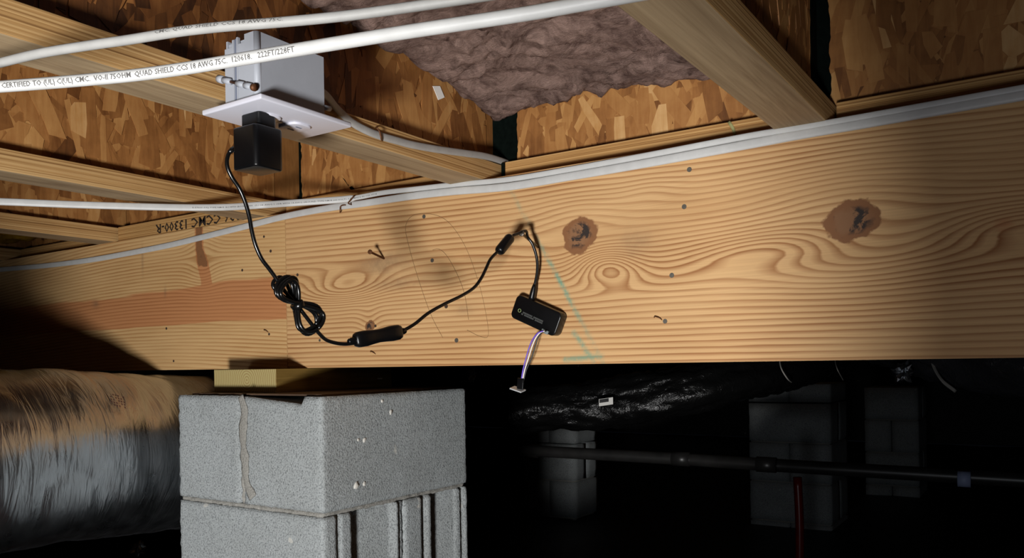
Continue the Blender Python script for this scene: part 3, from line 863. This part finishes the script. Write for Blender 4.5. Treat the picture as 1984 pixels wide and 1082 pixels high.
# printed stamp: rows of tiny ink dashes
st = at(228, 775, X=-1.55)
dv, df = [], []
for rr_ in range(5):
    for cc_ in range(6):
        if (rr_ * 7 + cc_ * 5) % 4 == 0: continue
        px, py = 214 + cc_ * 5.0 + rr_ * 0.8, 764 + rr_ * 5.0 + cc_ * 1.2
        v0 = ray(px, py)
        # hit the jacket: circle in XZ
        a_ = v0.x**2 + v0.z**2; b_ = -2 * (v0.x * DXC + v0.z * DZC); c_ = DXC**2 + DZC**2 - (DR + 0.006)**2
        disc = b_*b_ - 4*a_*c_
        if disc < 0: continue
        t_ = (-b_ - math.sqrt(disc)) / (2 * a_); p = v0 * t_
        nrm = Vector((p.x - DXC, 0, p.z - DZC)).normalized(); tz = nrm.cross(Vector((0, 1, 0)))
        b0 = len(dv)
        for sx_, sy_ in ((-1, -1), (1, -1), (1, 1), (-1, 1)): dv.append(p + Vector((0, 0.0013 * sx_, 0)) + tz * (0.0022 * sy_))
        df.append((b0, b0+1, b0+2, b0+3))
if dv: pydata('printed_stamp', dv, df, plain('stamp_ink', S(92, 60, 52), 0.8), duct)

def px_path(pts, step=0.02):
    return smooth_path([at_depth(x, y, d) for x, y, d in pts], step)
# black plastic wrapped ducts beyond the girder
pth = px_path([(985, 800, 2.75), (1060, 792, 2.7), (1180, 782, 2.65), (1290, 765, 2.6), (1420, 735, 2.62), (1560, 700, 2.85), (1640, 660, 3.2)])
v, f = wrinkled_duct('', '', pth, 0.082, None, 72, 0.022, 6.0, fy=24, ft=1.6)
bd = thing('black_duct', 'black plastic wrapped duct with a white sticker below the girder', 'duct', pth[0] - Vector((0, 0, 0.08)))
pydata('plastic_jacket', v, f, M['film'], bd, True)
# sticker
sc_ = at_depth(1174, 779, 2.535)
su, sv = Vector((r0.x, r0.y, 0.13)).normalized(), Vector((0, 0, 1))
sn = su.cross(sv).normalized()
obox('sticker', sc_, su * 0.022, sv * 0.011, sn * 0.0006, M['paper'], bd)
obox('sticker_print', sc_ + su * -0.006 + sv * 0.0045 + fwd * -0.0012, su * 0.0145, sv * 0.0055, sn * 0.0004, M['black'], bd)
pth = px_path([(860, 722, 3.6), (1000, 728, 3.4), (1150, 716, 3.2), (1330, 700, 3.1), (1500, 690, 3.0)], 0.03)
v, f = wrinkled_duct('', '', pth, 0.075, None, 60, 0.02, 16.0, fy=20, ft=1.6)
bd2 = pydata('black_duct', v, f, M['film'], None, True)
tag(bd2, 'slimmer black wrapped duct tucked up behind the stickered duct', 'duct')
pth = px_path([(1700, 640, 2.5), (1780, 655, 2.35), (1870, 672, 2.2), (1990, 690, 2.05), (2200, 720, 1.9)], 0.02)
v, f = wrinkled_duct('', '', pth, 0.105, None, 72, 0.02, 26.0, fy=20, ft=1.6)
bd3 = pydata('grey_duct', v, f, M['film_g'], None, True)
tag(bd3, 'dim grey wrapped duct at the right edge below the girder', 'duct')
# low duct at the left bottom corner
pth = [Vector((-1.62 + 0.05 * math.sin(y * 3), y, -0.60)) for y in np.arange(0.4, 1.5, 0.012)]
v, f = wrinkled_duct('', '', pth, 0.15, None, 72, 0.03, 36.0, fy=20, ft=1.6)
bd4 = pydata('black_duct', v, f, M['film'], None, True)
tag(bd4, 'low crumpled black duct beneath the silver duct', 'duct')

# crumpled foil scraps and straps
def crumple(name, label, c, r, mat, seed):
    bm = bmesh.new(); bmesh.ops.create_icosphere(bm, subdivisions=3, radius=1.0)
    for v_ in bm.verts:
        k = 1 + 0.9 * mnoise.noise(v_.co * 2.3 + Vector((seed, 0, 0)))
        v_.co = Vector((v_.co.x * r[0], v_.co.y * r[1], v_.co.z * r[2])) * k + Vector(c)
    o = bm_obj(name, bm, mat, None, False); return tag(o, label, 'foil scrap')
crumple('foil_scrap', 'crumpled silver foil scrap hanging near the right end of the girder', at_depth(1750, 722, 2.25), (0.022, 0.02, 0.026), M['foil'], 1.0)
crumple('foil_scrap', 'small silver foil scrap just right of the timber pad', at_depth(915, 728, 2.6), (0.010, 0.01, 0.022), M['foil'], 4.0)
crumple('foil_scrap', 'glinting foil scrap at the lower left corner under the silver duct', at(268, 1064, Y=1.22), (0.016, 0.016, 0.016), M['foil'], 7.0)
for lab, pts, w in (('thin pale strap hanging above the tall far pier', [(1510, 696, 2.6), (1514, 715, 2.55), (1526, 735, 2.55), (1534, 742, 2.6)], 0.0022),
                    ('faint thin strap right of the other strap above the tall far pier', [(1616, 690, 2.6), (1622, 715, 2.5), (1634, 738, 2.55)], 0.0016),
                    ('twisted pale strap slanting down beside the crumpled foil', [(1806, 692, 2.2), (1810, 712, 2.18), (1826, 738, 2.15), (1852, 759, 2.15)], 0.005)):
    o = sweep('duct_strap', [at_depth(*p) for p in pts], w, 0.0008, M['strap'], None, hint=tuple(right), seg=6)
    tag(o, lab, 'strap', 'duct hanging straps')

# ------------------------------------------------------------------ far piers, drain pipe
def far_pier(label, corner, w, d, ztop, courses, cap=None):
    """corner = (+X, -Y) corner"""
    cx_, cy_ = corner.x, corner.y
    t = thing('block_pier', label, 'pier', Vector((cx_ - w/2, cy_ + d/2, GROUND)), 'distant block piers')
    z = ztop
    if cap:
        rough_block('cap_block', cx_ - w, cx_ - w*0.5 - 0.004, cy_, cy_ + d, z - cap, z, t, res=0.05)
        rough_block('cap_block', cx_ - w*0.5 + 0.004, cx_, cy_, cy_ + d, z - cap, z, t, res=0.05); z -= cap + 0.008
    i = 0
    while z > GROUND - 0.1:
        if i % 2 == 0:
            rough_block('concrete_block', cx_ - w, cx_, cy_, cy_ + d/2 - 0.003, z - 0.192, z, t, res=0.04)
            rough_block('concrete_block', cx_ - w, cx_, cy_ + d/2 + 0.003, cy_ + d, z - 0.192, z, t, res=0.04)
        else:
            rough_block('concrete_block', cx_ - w, cx_ - w/2 - 0.004, cy_, cy_ + d, z - 0.192, z, t, res=0.04)
            rough_block('concrete_block', cx_ - w/2 + 0.004, cx_, cy_, cy_ + d, z - 0.192, z, t, res=0.04)
        rough_block('mortar_joint', cx_ - w + 0.006, cx_ - 0.006, cy_ + 0.006, cy_ + d - 0.006, z - 0.2, z - 0.191, t, res=0.05, mat=M['mortar'])
        z -= 0.2; i += 1
    return t
c1 = at_depth(1607, 745, 4.0)
far_pier('tall pale block pier in the dark beyond the girder', c1, 0.40, 0.40, c1.z, 3, cap=0.09)
c2 = at_depth(1778, 752, 4.9)
far_pier('smaller dim block pier at the far right', c2, 0.30, 0.40, c2.z, 2)
c3 = at_depth(1112, 832, 4.4)
far_pier('low far pier with a pale cap block, left of the others', c3, 0.33, 0.27, c3.z, 2, cap=0.080)

pp = [at(915, 868, Z=-0.335), at(1100, 878, Z=-0.335), at(1300, 889, Z=-0.338), at(1500, 902, Z=-0.341), at(1750, 917, Z=-0.345), at(2100, 938, Z=-0.35)]
pipe = thing('drain_pipe', 'long black drain pipe crossing the dark background', 'pipe', pp[0])
tube('pipe_run', [pp[0] + (pp[0] - pp[1]) * 0.25] + pp, 0.021, M['pipe'], pipe, seg=20, step=0.05)
cdir = (pp[5] - pp[4]).normalized(); cc_ = at(1868, 929, Z=-0.348)
sweep('pipe_collar', [cc_ - cdir * 0.016, cc_ + cdir * 0.016], 0.0225, 0.0225, M['collar'], pipe, seg=20, raw=True)
for (x, y) in ((1030, 875), (1320, 890), (1485, 901)):
    q = at(x, y, Z=-0.337)
    sweep('pipe_coupling', [q - cdir * 0.03, q + cdir * 0.03], 0.0245, 0.0245, M['pipe'], pipe, seg=20, raw=True)
rp0 = at_depth(1545, 925, 2.9)
tube('red_pipe', [Vector((rp0.x, rp0.y, rp0.z)), Vector((rp0.x + 0.005, rp0.y, -0.6)), Vector((rp0.x, rp0.y, GROUND + 0.02))], 0.015, M['red'], None, seg=14, step=0.03)
tag(bpy.data.objects['red_pipe'], 'thin red plastic pipe standing below the drain pipe', 'pipe')

# ------------------------------------------------------------------ coax cables in front
def printed(name, path, r_, text, i0, i1, facing, size_y, mat, parent, flip=False, lift=1.035, flat=None):
    """wrap flat lettering on a cable between two path indices"""
    v, f = text_geo(text, 0.006, True)
    xs = [p[0] for p in v]; x0, x1 = min(xs), max(xs)
    L = [0.0]
    for i in range(1, len(path)): L.append(L[-1] + (path[i] - path[i-1]).length)
    s0, s1 = L[i0], L[i1]
    out = []
    for p in v:
        t = (p[0] - x0) / (x1 - x0)
        s = s0 + (s1 - s0) * t
        i = int(np.searchsorted(L, s)) ; i = min(max(i, 1), len(path) - 1)
        k = (s - L[i-1]) / max(1e-9, L[i] - L[i-1])
        c = path[i-1].lerp(path[i], k); tg = (path[i] - path[i-1]).normalized()
        n = Vector(facing(c)); n = (n - tg * n.dot(tg)).normalized()
        b = n.cross(tg).normalized()
        if b.z < 0: b = -b
        h = (p[1] - 0.35) * size_y
        if flat is None:
            th = h / r_
            out.append(c + n * (r_ * lift * math.cos(th)) + b * (r_ * lift * math.sin(th)))
        else:
            out.append(c + n * flat + b * h)
    return pydata(name, out, f, mat, parent)
to_cam = lambda c: (-c)
def nearest(path, px):
    def sx(p):
        d = p.dot(fwd); return CX + FPX * p.dot(right) / d
    return min(range(len(path)), key=lambda i: abs(sx(path[i]) - px))

cpx = [(-160, 176), (-60, 172), (0, 168), (120, 159), (250, 147), (350, 134), (430, 121), (560, 99), (700, 76), (800, 60), (900, 45), (1030, 25), (1170, 0), (1350, -32)]
cpath = smooth_path([at(x, y, Z=0.208 - 0.004 * math.sin((x + 160) / 480)) for x, y in cpx], 0.006)
cx1 = thing('coax_cable', 'thick white round cable with grey print, lower of the two in front', 'cable', cpath[0])
sweep('jacket', cpath, 0.0042, 0.0042, M['white_pvc'], cx1, seg=16, raw=True)
printed('printing', cpath, 0.0042, 'CERTIFIED TO (UL) C(UL) CMC.  VO-II 75OHM  QUAD SHIELD CCS 18 AWG 75C.  120618.   222FT/228FT', nearest(cpath, 18), nearest(cpath, 572), lambda c: -c + Vector((0, 0, 0.1)), 0.0050, M['ink'], cx1)
cpx = [(-160, 162), (-60, 138), (0, 122), (80, 103), (180, 87), (250, 77), (350, 61), (440, 51), (520, 45), (620, 36), (700, 27), (800, 13), (900, -2), (1100, -32)]
cpath = smooth_path([at(x, y, Z=0.244) for x, y in cpx], 0.006)
cx2 = thing('coax_cable', 'thinner greyish round cable, topmost of the two in front', 'cable', cpath[0])
sweep('jacket', cpath, 0.0036, 0.0036, M['grey_pvc'], cx2, seg=16, raw=True)
printed('printing', cpath, 0.0036, 'CMC. QUAD SHIELD CCS 18 AWG 75C.', nearest(cpath, 300), nearest(cpath, 560), lambda c: -c + Vector((0, 0, 0.35)), 0.0034, M['ink'], cx2)

# ------------------------------------------------------------------ flat white cables on the girder
lp = [(-160, 533), (-40, 526), (20, 521), (90, 515), (170, 505), (250, 491), (330, 475), (400, 458), (480, 438), (555, 419), (640, 403), (700, 395), (800, 380), (880, 371), (985, 362), (1100, 343), (1250, 317), (1450, 280), (1550, 261), (1700, 235), (1900, 199), (1984, 184), (2150, 152)]
pts = [at(x, y, Y=1.0905) for x, y in lp]
lcab = smooth_path(pts, 0.01)
c_lo = thing('flat_cable', 'flat white cable along the girder edge, running on to the far left', 'cable', lcab[0])
sweep('jacket', lcab, 0.0064, 0.0028, M['white_pvc'], c_lo, hint=(0, 0, 1), seg=14, raw=True, expo=2.6)
upx = [(-140, 388, None, .286), (0, 391, None, .286), (150, 397, None, .286), (330, 402, None, .287), (430, 402, None, .288), (500, 398, .96, None), (560, 394, 1.005, None), (620, 390, 1.04, None), (680, 385, 1.07, None), (740, 374, 1.087, None), (800, 367, 1.0905, None), (880, 358, 1.0905, None), (985, 348, 1.0905, None), (1100, 329, 1.0905, None), (1250, 302, 1.0905, None), (1450, 264, 1.0905, None), (1550, 248, 1.0905, None), (1700, 222, 1.0905, None), (1900, 186, 1.0905, None), (1984, 171, 1.0905, None), (2150, 139, 1.0905, None)]
pts = [at(x, y, Y=Y_) if Y_ else at(x, y, Z=Z_) for x, y, Y_, Z_ in upx]
ucab = smooth_path(pts, 0.008)
c_up = thing('flat_cable', 'flat white printed cable coming from under the left joists, upper one on the girder', 'cable', ucab[0])
sweep('jacket', ucab, [0.0062 if p.x < -1.05 else 0.0044 for p in ucab], 0.0028, M['white_pvc'], c_up, hint=(-0.15, -0.1, 1), seg=14, raw=True, expo=2.6)
printed('printing', ucab, 0.003, 'E-57000 (UL) TYPE NM-B 14-2 WITH GROUND 600V  CU 14 AWG 2 CDR WITH 14 AWG GROUND TYPE NM-B 600 VOLTS (UL) MADE IN USA 07/18', nearest(ucab, 370), nearest(ucab, 735), to_cam, 0.0034, M['ink'], c_up, flat=0.0031)
# feeder from the box along the joist
fpx = [(610, 170, -0.745), (634, 187, -0.758), (655, 213, -0.769), (683, 238, J1 + 0.0036), (710, 253, J1 + 0.0036), (735, 263, J1 + 0.0036), (770, 273, J1 + 0.0036), (800, 281, J1 + 0.0036), (850, 290, J1 + 0.0036), (900, 297, J1 + 0.0036), (945, 304, J1 + 0.0036), (985, 317, J1 + 0.0036), (1003, 326, J1 + 0.0036)]
fcab = smooth_path([at(x, y, X=X_) for x, y, X_ in fpx], 0.006)
c_f = thing('flat_cable', 'dull white cable leaving the outlet box and stapled along the joist', 'cable', fcab[0])
sweep('jacket', fcab, 0.0056, 0.003, M['grey_pvc'], c_f, hint=(0, 0, 1), seg=14, raw=True, expo=2.4)
# staples
def staple(label, pts, r=0.0011, mat='rust'):
    o = tube('cable_staple', pts, r, M[mat], None, seg=8, step=0.0015); return tag(o, label, 'staple', 'cable staples')
fa = at(735, 263, X=J1 + 0.0036)
staple('bent staple over the dull cable on the outlet box joist', [at(728, 247, X=J1 - 0.001), at(730, 248, X=J1 + 0.0085), at(735, 254, X=J1 + 0.0095), at(739, 270, X=J1 + 0.0085), at(741, 273, X=J1 - 0.001)])
staple('dark staple over the upper printed cable at the girder corner', [at(690, 379, Y=1.10), at(686, 380, Y=1.066), at(679, 388, Y=1.064), at(675, 394, Y=1.072), at(682, 397, Y=1.09)], 0.0013)
staple('dark staple over the lower flat cable at the girder corner', [at(674, 398, Y=1.094), at(668, 397.5, Y=1.086), at(660, 400, Y=1.084), at(659, 410, Y=1.085), at(659, 412, Y=1.094)], 0.0011)

# paper tag on the joist web
tp = [at(x, y, X=J1 - WA / 2 + 0.0072) for x, y in ((838, 167), (852, 167), (861, 189), (849, 194))]
vs_ = [p for p in tp] + [p + Vector((0.0006, 0, 0)) for p in tp]
o = pydata('paper_tag', vs_, [(0, 1, 2, 3), (7, 6, 5, 4), (0, 4, 5, 1), (1, 5, 6, 2), (2, 6, 7, 3), (3, 7, 4, 0)], M['paper'])
tag(o, 'small white paper tag on the joist web below the mauve insulation', 'tag')

# ------------------------------------------------------------------ outlet box
BX0, BX1, BY0, BY1, BZ0, BZ1 = [K * q for q in (-0.700, -0.6515, 0.535, 0.624, 0.2635, 0.331)]
ob_ = thing('outlet_box', 'pale plastic outlet box with white cover plate nailed to the joist', 'outlet box', Vector(((BX0+BX1)/2, (BY0+BY1)/2, BZ0)))
def shell():
    bm = bmesh.new()
    t = 0.0025
    # open-cornered box: outer shell with wall thickness, notched rear corners on the near face
    def bx(x0, x1, y0, y1, z0, z1):
        bmesh.ops.create_cube(bm, size=1.0, matrix=Matrix.Translation(((x0+x1)/2, (y0+y1)/2, (z0+z1)/2)) @ Matrix.Diagonal((x1-x0, y1-y0, z1-z0, 1)))
    bx(BX1 - t, BX1, BY0 + 0.0045, BY1, BZ0, BZ1)           # side towards the camera
    bx(BX0, BX0 + t, BY0 + 0.002, BY1, BZ0, BZ1)            # side towards the joist
    bx(BX0 + t, BX1 - t, BY1 - t, BY1, BZ0, BZ1)            # far end
    bx(BX0 + t, BX1 - t, BY0 + 0.014, BY1 - t, BZ1 - t, BZ1)   # back
    # near end in panels, knockout notches at the back edge
    n0, n1, n2, n3, n4 = BX0, BX0 + 0.013, BX0 + 0.020, BX0 + 0.033, BX1 - 0.004
    bx(n0, n1, BY0, BY0 + t, BZ0, BZ1 - 0.009)
    bx(n1, n1 + 0.0028, BY0 - 0.0006, BY0 + t, BZ0, BZ1 - 0.002)
    bx(n2, n2 + 0.0024, BY0 - 0.0006, BY0 + t, BZ0, BZ1 - 0.0005)
    bx(n2 + 0.0024, n3, BY0, BY0 + t, BZ0, BZ1 - 0.008)
    bx(n3, n4, BY0 - 0.0004, BY0 + t, BZ0, BZ1)
    return bm
bm_obj('body', shell(), M['box_pvc'], ob_)
# rounded near corner
sweep('corner_post', [Vector((BX1 - 0.0042, BY0 + 0.0042, BZ0)), Vector((BX1 - 0.0042, BY0 + 0.0042, BZ1))], 0.0046, 0.0046, M['box_pvc'], ob_, seg=20, raw=True, hint=(1, 0, 0))
box('knockout_panel', BX0 + 0.001, BX1 - 0.006, BY0 + 0.004, BY0 + 0.008, BZ0, BZ1 - 0.003, M['box_pvc'], ob_)
box('groove_strip', BX0 + 0.0158, BX0 + 0.0200, BY0 + 0.0008, BY0 + 0.003, BZ0, BZ1 - 0.001, M['box_dark'], ob_)
# nails in their sleeves
na = at(494, 170, Y=BY0 - 0.004); nb_ = at(424, 153, Y=BY0 - 0.002)
nl = sweep('nail', [nb_, na + (nb_ - na) * 0.06, na + (nb_ - na) * 0.055, na], [0.0016, 0.0016, 0.0038, 0.0038], [0.0016, 0.0016, 0.0038, 0.0038], M['rust'], ob_, seg=14, raw=True)
nl['label'] = 'dark rusty nail through the box sleeve'
dvec = nb_ - na
for (s0, s1, rr_) in ((0.10, 0.26, 0.0034), (0.30, 0.47, 0.0034), (0.66, 0.86, 0.0034), (0.88, 1.0, 0.0042)):
    sweep('nail_sleeve', [na + dvec * s0, na + dvec * s1], rr_, rr_, M['box_pvc'], ob_, seg=14, raw=True)
q = at(632, 210, X=BX1 - 0.002); sweep('nail_sleeve', [q + Vector((0, -0.004, 0)), q + Vector((0, 0.006, 0.001))], 0.003, 0.003, M['box_pvc'], ob_, seg=10, raw=True, hint=(1, 0, 0))
# cover plate with two receptacle faces
ZP = 0.2595 * K
pc = [at(x, y, Z=ZP) for x, y in ((495, 188), (676, 240), (580, 275), (397, 222))]
ctr = sum(pc, Vector()) / 4
PXa, PXb = (pc[2].x + pc[3].x) / 2, (pc[0].x + pc[1].x) / 2
PYa, PYb = (pc[0].y + pc[3].y) / 2, (pc[1].y + pc[2].y) / 2
pl = obox('cover_plate', Vector(((PXa+PXb)/2, (PYa+PYb)/2, ZP + 0.0015)), Vector(((PXb-PXa)/2, 0, 0)), Vector((0, (PYb-PYa)/2, 0)), Vector((0, 0, 0.003)), M['plate'], ob_, bevel=0.0018)
pl['label'] = 'glossy white cover plate'
pcx, pcy = (PXa+PXb)/2, (PYa+PYb)/2
for k, yy in enumerate((pcy - 0.0205, pcy + 0.0225)):
    r = obox('receptacle', Vector((pcx, yy, ZP - 0.0018)), Vector((0.0170, 0, 0)), Vector((0, 0.0140, 0)), Vector((0, 0, 0.0022)), M['plate'], ob_, bevel=0.0008, vbevel=0.0095)
    if k == 1:
        for dx in (-0.0065, 0.0065):
            obox('slot', Vector((pcx + dx, yy, ZP - 0.0040)), Vector((0.0011, 0, 0)), Vector((0, 0.0042, 0)), Vector((0, 0, 0.0004)), M['box_dark'], r, smooth=False)
vsx, fsx = disc_geo(Vector((pcx, pcy + 0.001, ZP - 0.0014)), (0, 0, -1), 0.0032, 0.0008, 14)
pydata('plate_screw', vsx, fsx, M['steel'], ob_)

# ------------------------------------------------------------------ power adapter with cord
AX0, AX1, AY0, AY1, AZ0, AZ1 = [K * q for q in (-0.700, -0.662, 0.541, 0.577, 0.2010, 0.2440)]
pa_ = thing('power_adapter', 'black wall adapter with long looped cord and inline switch', 'power adapter', Vector(((AX0+AX1)/2, (AY0+AY1)/2, AZ0)))
ac = Vector(((AX0+AX1)/2, (AY0+AY1)/2, (AZ0+AZ1)/2))
obox('adapter_body', ac, Vector(((AX1-AX0)/2, 0, 0)), Vector((0, (AY1-AY0)/2, 0)), Vector((0, 0, (AZ1-AZ0)/2)), M['black'], pa_, bevel=0.0022, vbevel=0.006)
obox('adapter_neck', Vector((ac.x + 0.002, ac.y, (AZ1 + ZP) / 2 - 0.002)), Vector((0.0155, 0, 0)), Vector((0, 0.0125, 0)), Vector((0, 0, (ZP - AZ1) / 2 )), M['black'], pa_, bevel=0.0012, vbevel=0.005)
# cord hangs in one upright plane from the adapter to the nail
E0 = Vector((AX0 - 0.001, 0.556 * K, 0)); E1 = Vector((NAIL.x, NAIL.y + 0.006, 0))
pn = (E1 - E0).cross(Vector((0, 0, 1))).normalized()
cp = lambda x, y: at_plane(x, y, E0, pn)
RC = 0.0023
sweep('strain_relief', [cp(456, 288), cp(449, 291), cp(444, 296)], [0.0034, 0.003, 0.0024], [0.0034, 0.003, 0.0024], M['cord'], pa_, raw=True)
tube('cord', [cp(x, y) for x, y in ((452, 289), (445, 295), (440, 308), (441, 325), (450, 345), (464, 366), (475, 392), (483, 420), (488, 448), (495, 475), (507, 502), (522, 522), (535, 540), (548, 560), (575, 590))], RC, M['cord'], pa_, step=0.003)
tube('cord', [cp(x, y) for x, y in ((582, 600), (605, 630), (618, 646), (632, 659), (650, 665), (668, 667), (690, 665))], RC, M['cord'], pa_, step=0.003)
tube('cord', [cp(x, y) for x, y in ((768, 646), (785, 639), (805, 627), (830, 607), (862, 589), (895, 573), (918, 558), (932, 540), (942, 520), (950, 503), (962, 490), (972, 481))], RC, M['cord'], pa_, step=0.003)
endp = at(1033, 560, Y=1.079)
tail = [cp(984, 466), cp(994, 457), cp(1003, 453.5), NAIL + Vector((0.002, 0.010, 0.0042)), at(1022, 459, Y=1.053), at(1032, 474, Y=1.060), at(1040, 500, Y=1.068), at(1041, 525, Y=1.074), at(1037, 548, Y=1.078), endp]
tube('cord', tail, RC, M['cord'], pa_, step=0.003)
# cord bundle: loops pinched by a tie
bc = cp(577, 592)
ub = (cp(612, 642) - cp(541, 546)); Lb = ub.length / 2; ub.normalize()
vb_ = pn.cross(ub).normalized(); wb = pn.normalized()
for k, (l, w, off, sh_) in enumerate(((1.0, 0.0125, 0.002, 0.0), (0.94, 0.0100, -0.003, 0.03), (0.86, 0.0135, 0.005, -0.04), (1.03, 0.0085, -0.006, -0.02), (0.90, 0.0115, 0.008, 0.05))):
    pts = []
    for i in range(48):
        t = 2 * math.pi * i / 48
        s = math.cos(t) * Lb * l + sh_ * Lb
        lat = 1.35 * math.sin(2 * t) * w * (0.85 if math.cos(t) > 0 else 1.0) + math.sin(t) * 0.003
        pts.append(bc + ub * s + vb_ * (lat + 0.0008 * math.sin(5*t + k)) + wb * (off * (0.5 + 0.5 * abs(math.cos(t))) + 0.002 * math.sin(t)))
    pts.append(pts[0])
    v, f = sweep_data(pts, RC, RC, tuple(wb), 8)
    pydata('cord_loop', v, f, M['cord'], pa_, True)
sweep('cord_tie', [bc - ub * 0.0035, bc - ub * 0.003, bc + ub * 0.003, bc + ub * 0.0035], [0.0070, 0.0078, 0.0078, 0.0070], [0.0088, 0.0096, 0.0096, 0.0088], M['cord'], pa_, hint=tuple(vb_), seg=16, raw=True)
# inline switch: flat rounded capsule, bulging at both ends
sa, sb = cp(687, 660), cp(777, 643)
swd = sb - sa; swu = pn.cross(swd.normalized()).normalized()
prof = [(0.0, .6), (0.025, .84), (0.08, 1.0), (0.22, 1.03), (0.35, .93), (0.5, .86), (0.65, .93), (0.78, 1.03), (0.92, 1.0), (0.975, .84), (1.0, .6)]
sweep('inline_switch', [sa + swd * t for t, k in prof], [0.0098 * k for t, k in prof], [0.0075 * k for t, k in prof], M['black'], pa_, hint=tuple(swu), seg=28, raw=True, expo=3.2)
for a, b in ((sa, sa - swd * 0.13), (sb, sb + swd * 0.11)):
    dd = b - a
    rr_ = [0.0044, 0.0050, 0.0036, 0.0044, 0.0032, 0.0036, 0.0024]
    sweep('strain_relief', [a + dd * (i / 6) for i in range(7)], rr_, rr_, M['black'], pa_, raw=True, seg=12)
# ferrite bead
fa_, fb_ = cp(966, 489), cp(990, 459)
fd = fb_ - fa_
prof = [(0, .55), (.04, .85), (.12, 1), (.88, 1), (.96, .85), (1, .55)]
sweep('ferrite_bead', [fa_ + fd * t for t, k in prof], [0.0078 * k for t, k in prof], [0.0078 * k for t, k in prof], M['black'], pa_, seg=20, raw=True)
# barrel plug
pe = at(1030, 582, Y=1.080)
sweep('barrel_plug', [at(1036, 551, Y=1.078), at(1035, 556, Y=1.0785), at(1033, 566, Y=1.079), at(1031, 576, Y=1.080), pe], [0.0025, 0.0036, 0.0048, 0.0052, 0.0052], [0.0025, 0.0036, 0.0048, 0.0052, 0.0052], M['black'], pa_, seg=16, raw=True)

# ------------------------------------------------------------------ small electronics case
YD = 1.0725
dc = [at(x, y, Y=YD) for x, y in ((1003, 572), (1089, 606), (1073, 656), (987, 612))]
dcen = sum(dc, Vector()) / 4
du = ((dc[1] - dc[0]) + (dc[2] - dc[3])) / 4
dv_ = ((dc[0] - dc[3]) + (dc[1] - dc[2])) / 4
dv_ = (dv_ - du.normalized() * dv_.dot(du.normalized()))
dn = Vector((0, 1, 0))
if du.cross(dv_).dot(dn) < 0: dnz = -dn
else: dnz = dn
dev = thing('sensor_case', 'small black electronics case hanging tilted against the girder', 'electronics', dcen - Vector((0, 0, dv_.length)))
obox('case', dcen + Vector((0, 0.0095, 0)), du, dv_, dnz * 0.0095, M['black'], dev, bevel=0.0018, vbevel=0.008)
dun, dvn = du.normalized(), dv_.normalized()
front = dcen + Vector((0, -0.0004, 0))
mk = []
ringp = [front - dun * (du.length * 0.68) - dvn * (dv_.length * 0.18) + (dun * math.cos(t) + dvn * math.sin(t)) * 0.0026 for t in [2*math.pi*i/16 for i in range(17)]]
v, f = sweep_data(ringp, 0.0008, 0.0004, (0, 1, 0), 6); pydata('printed_mark', v, f, M['print_green'], dev, True)
pv, pf = [], []
for r_ in range(2):
    for c_ in range(22):
        if (c_ * 3 + r_ * 5) % 11 == 0: continue
        p = front - dun * (du.length * 0.55 - c_ * 0.0019) - dvn * (dv_.length * (0.20 + 0.16 * r_))
        b0 = len(pv)
        for sx_, sy_ in ((-1, -1), (1, -1), (1, 1), (-1, 1)): pv.append(p + dun * (0.0006 * sx_) + dvn * (0.0012 * sy_))
        pf.append((b0, b0+1, b0+2, b0+3))
pydata('printed_mark', pv, pf, M['print_grey'], dev)
sk = at(1056, 643, Y=YD - 0.001)
obox('socket', sk, dun * 0.006, dvn * 0.0028, dnz * 0.0016, plain('grey_socket', S(120, 128, 128), 0.4), dev, bevel=0.0006)
for (mat, off, yy) in (('wire_p', -0.0020, 1.0655), ('wire_w', 0.0004, 1.066), ('wire_k', 0.0028, 1.0665)):
    o3 = Vector((off, 0, 0))
    spread = 1.0 if mat != 'wire_k' else 1.25
    pts = [at(x, y, Y=yy) + o3 * k_ for x, y, k_ in ((1055, 642, 1.0), (1046, 645, 1.2), (1037, 656, 1.6), (1030, 672, 1.9 * spread), (1023, 695, 1.8 * spread), (1016, 718, 1.3), (1012, 738, 0.9))]
    tube('wire', pts, 0.0011, M[mat], dev, seg=8, step=0.003)
cn = at(1009, 744, Y=1.066)
obox('connector', cn, Vector((0.0055, 0, -0.0005)), Vector((0, 0.0022, 0)), Vector((0.001, 0, 0.0085)), M['black'], dev, bevel=0.0005)
obox('sensor_board', at(1003, 755, Y=1.064), (Vector((0.0105, 0, -0.003))), Vector((0.001, 0.0055, 0.0015)), Vector((0.0003, 0, 0.0010)), M['pcb'], dev, bevel=0.0003, smooth=False)
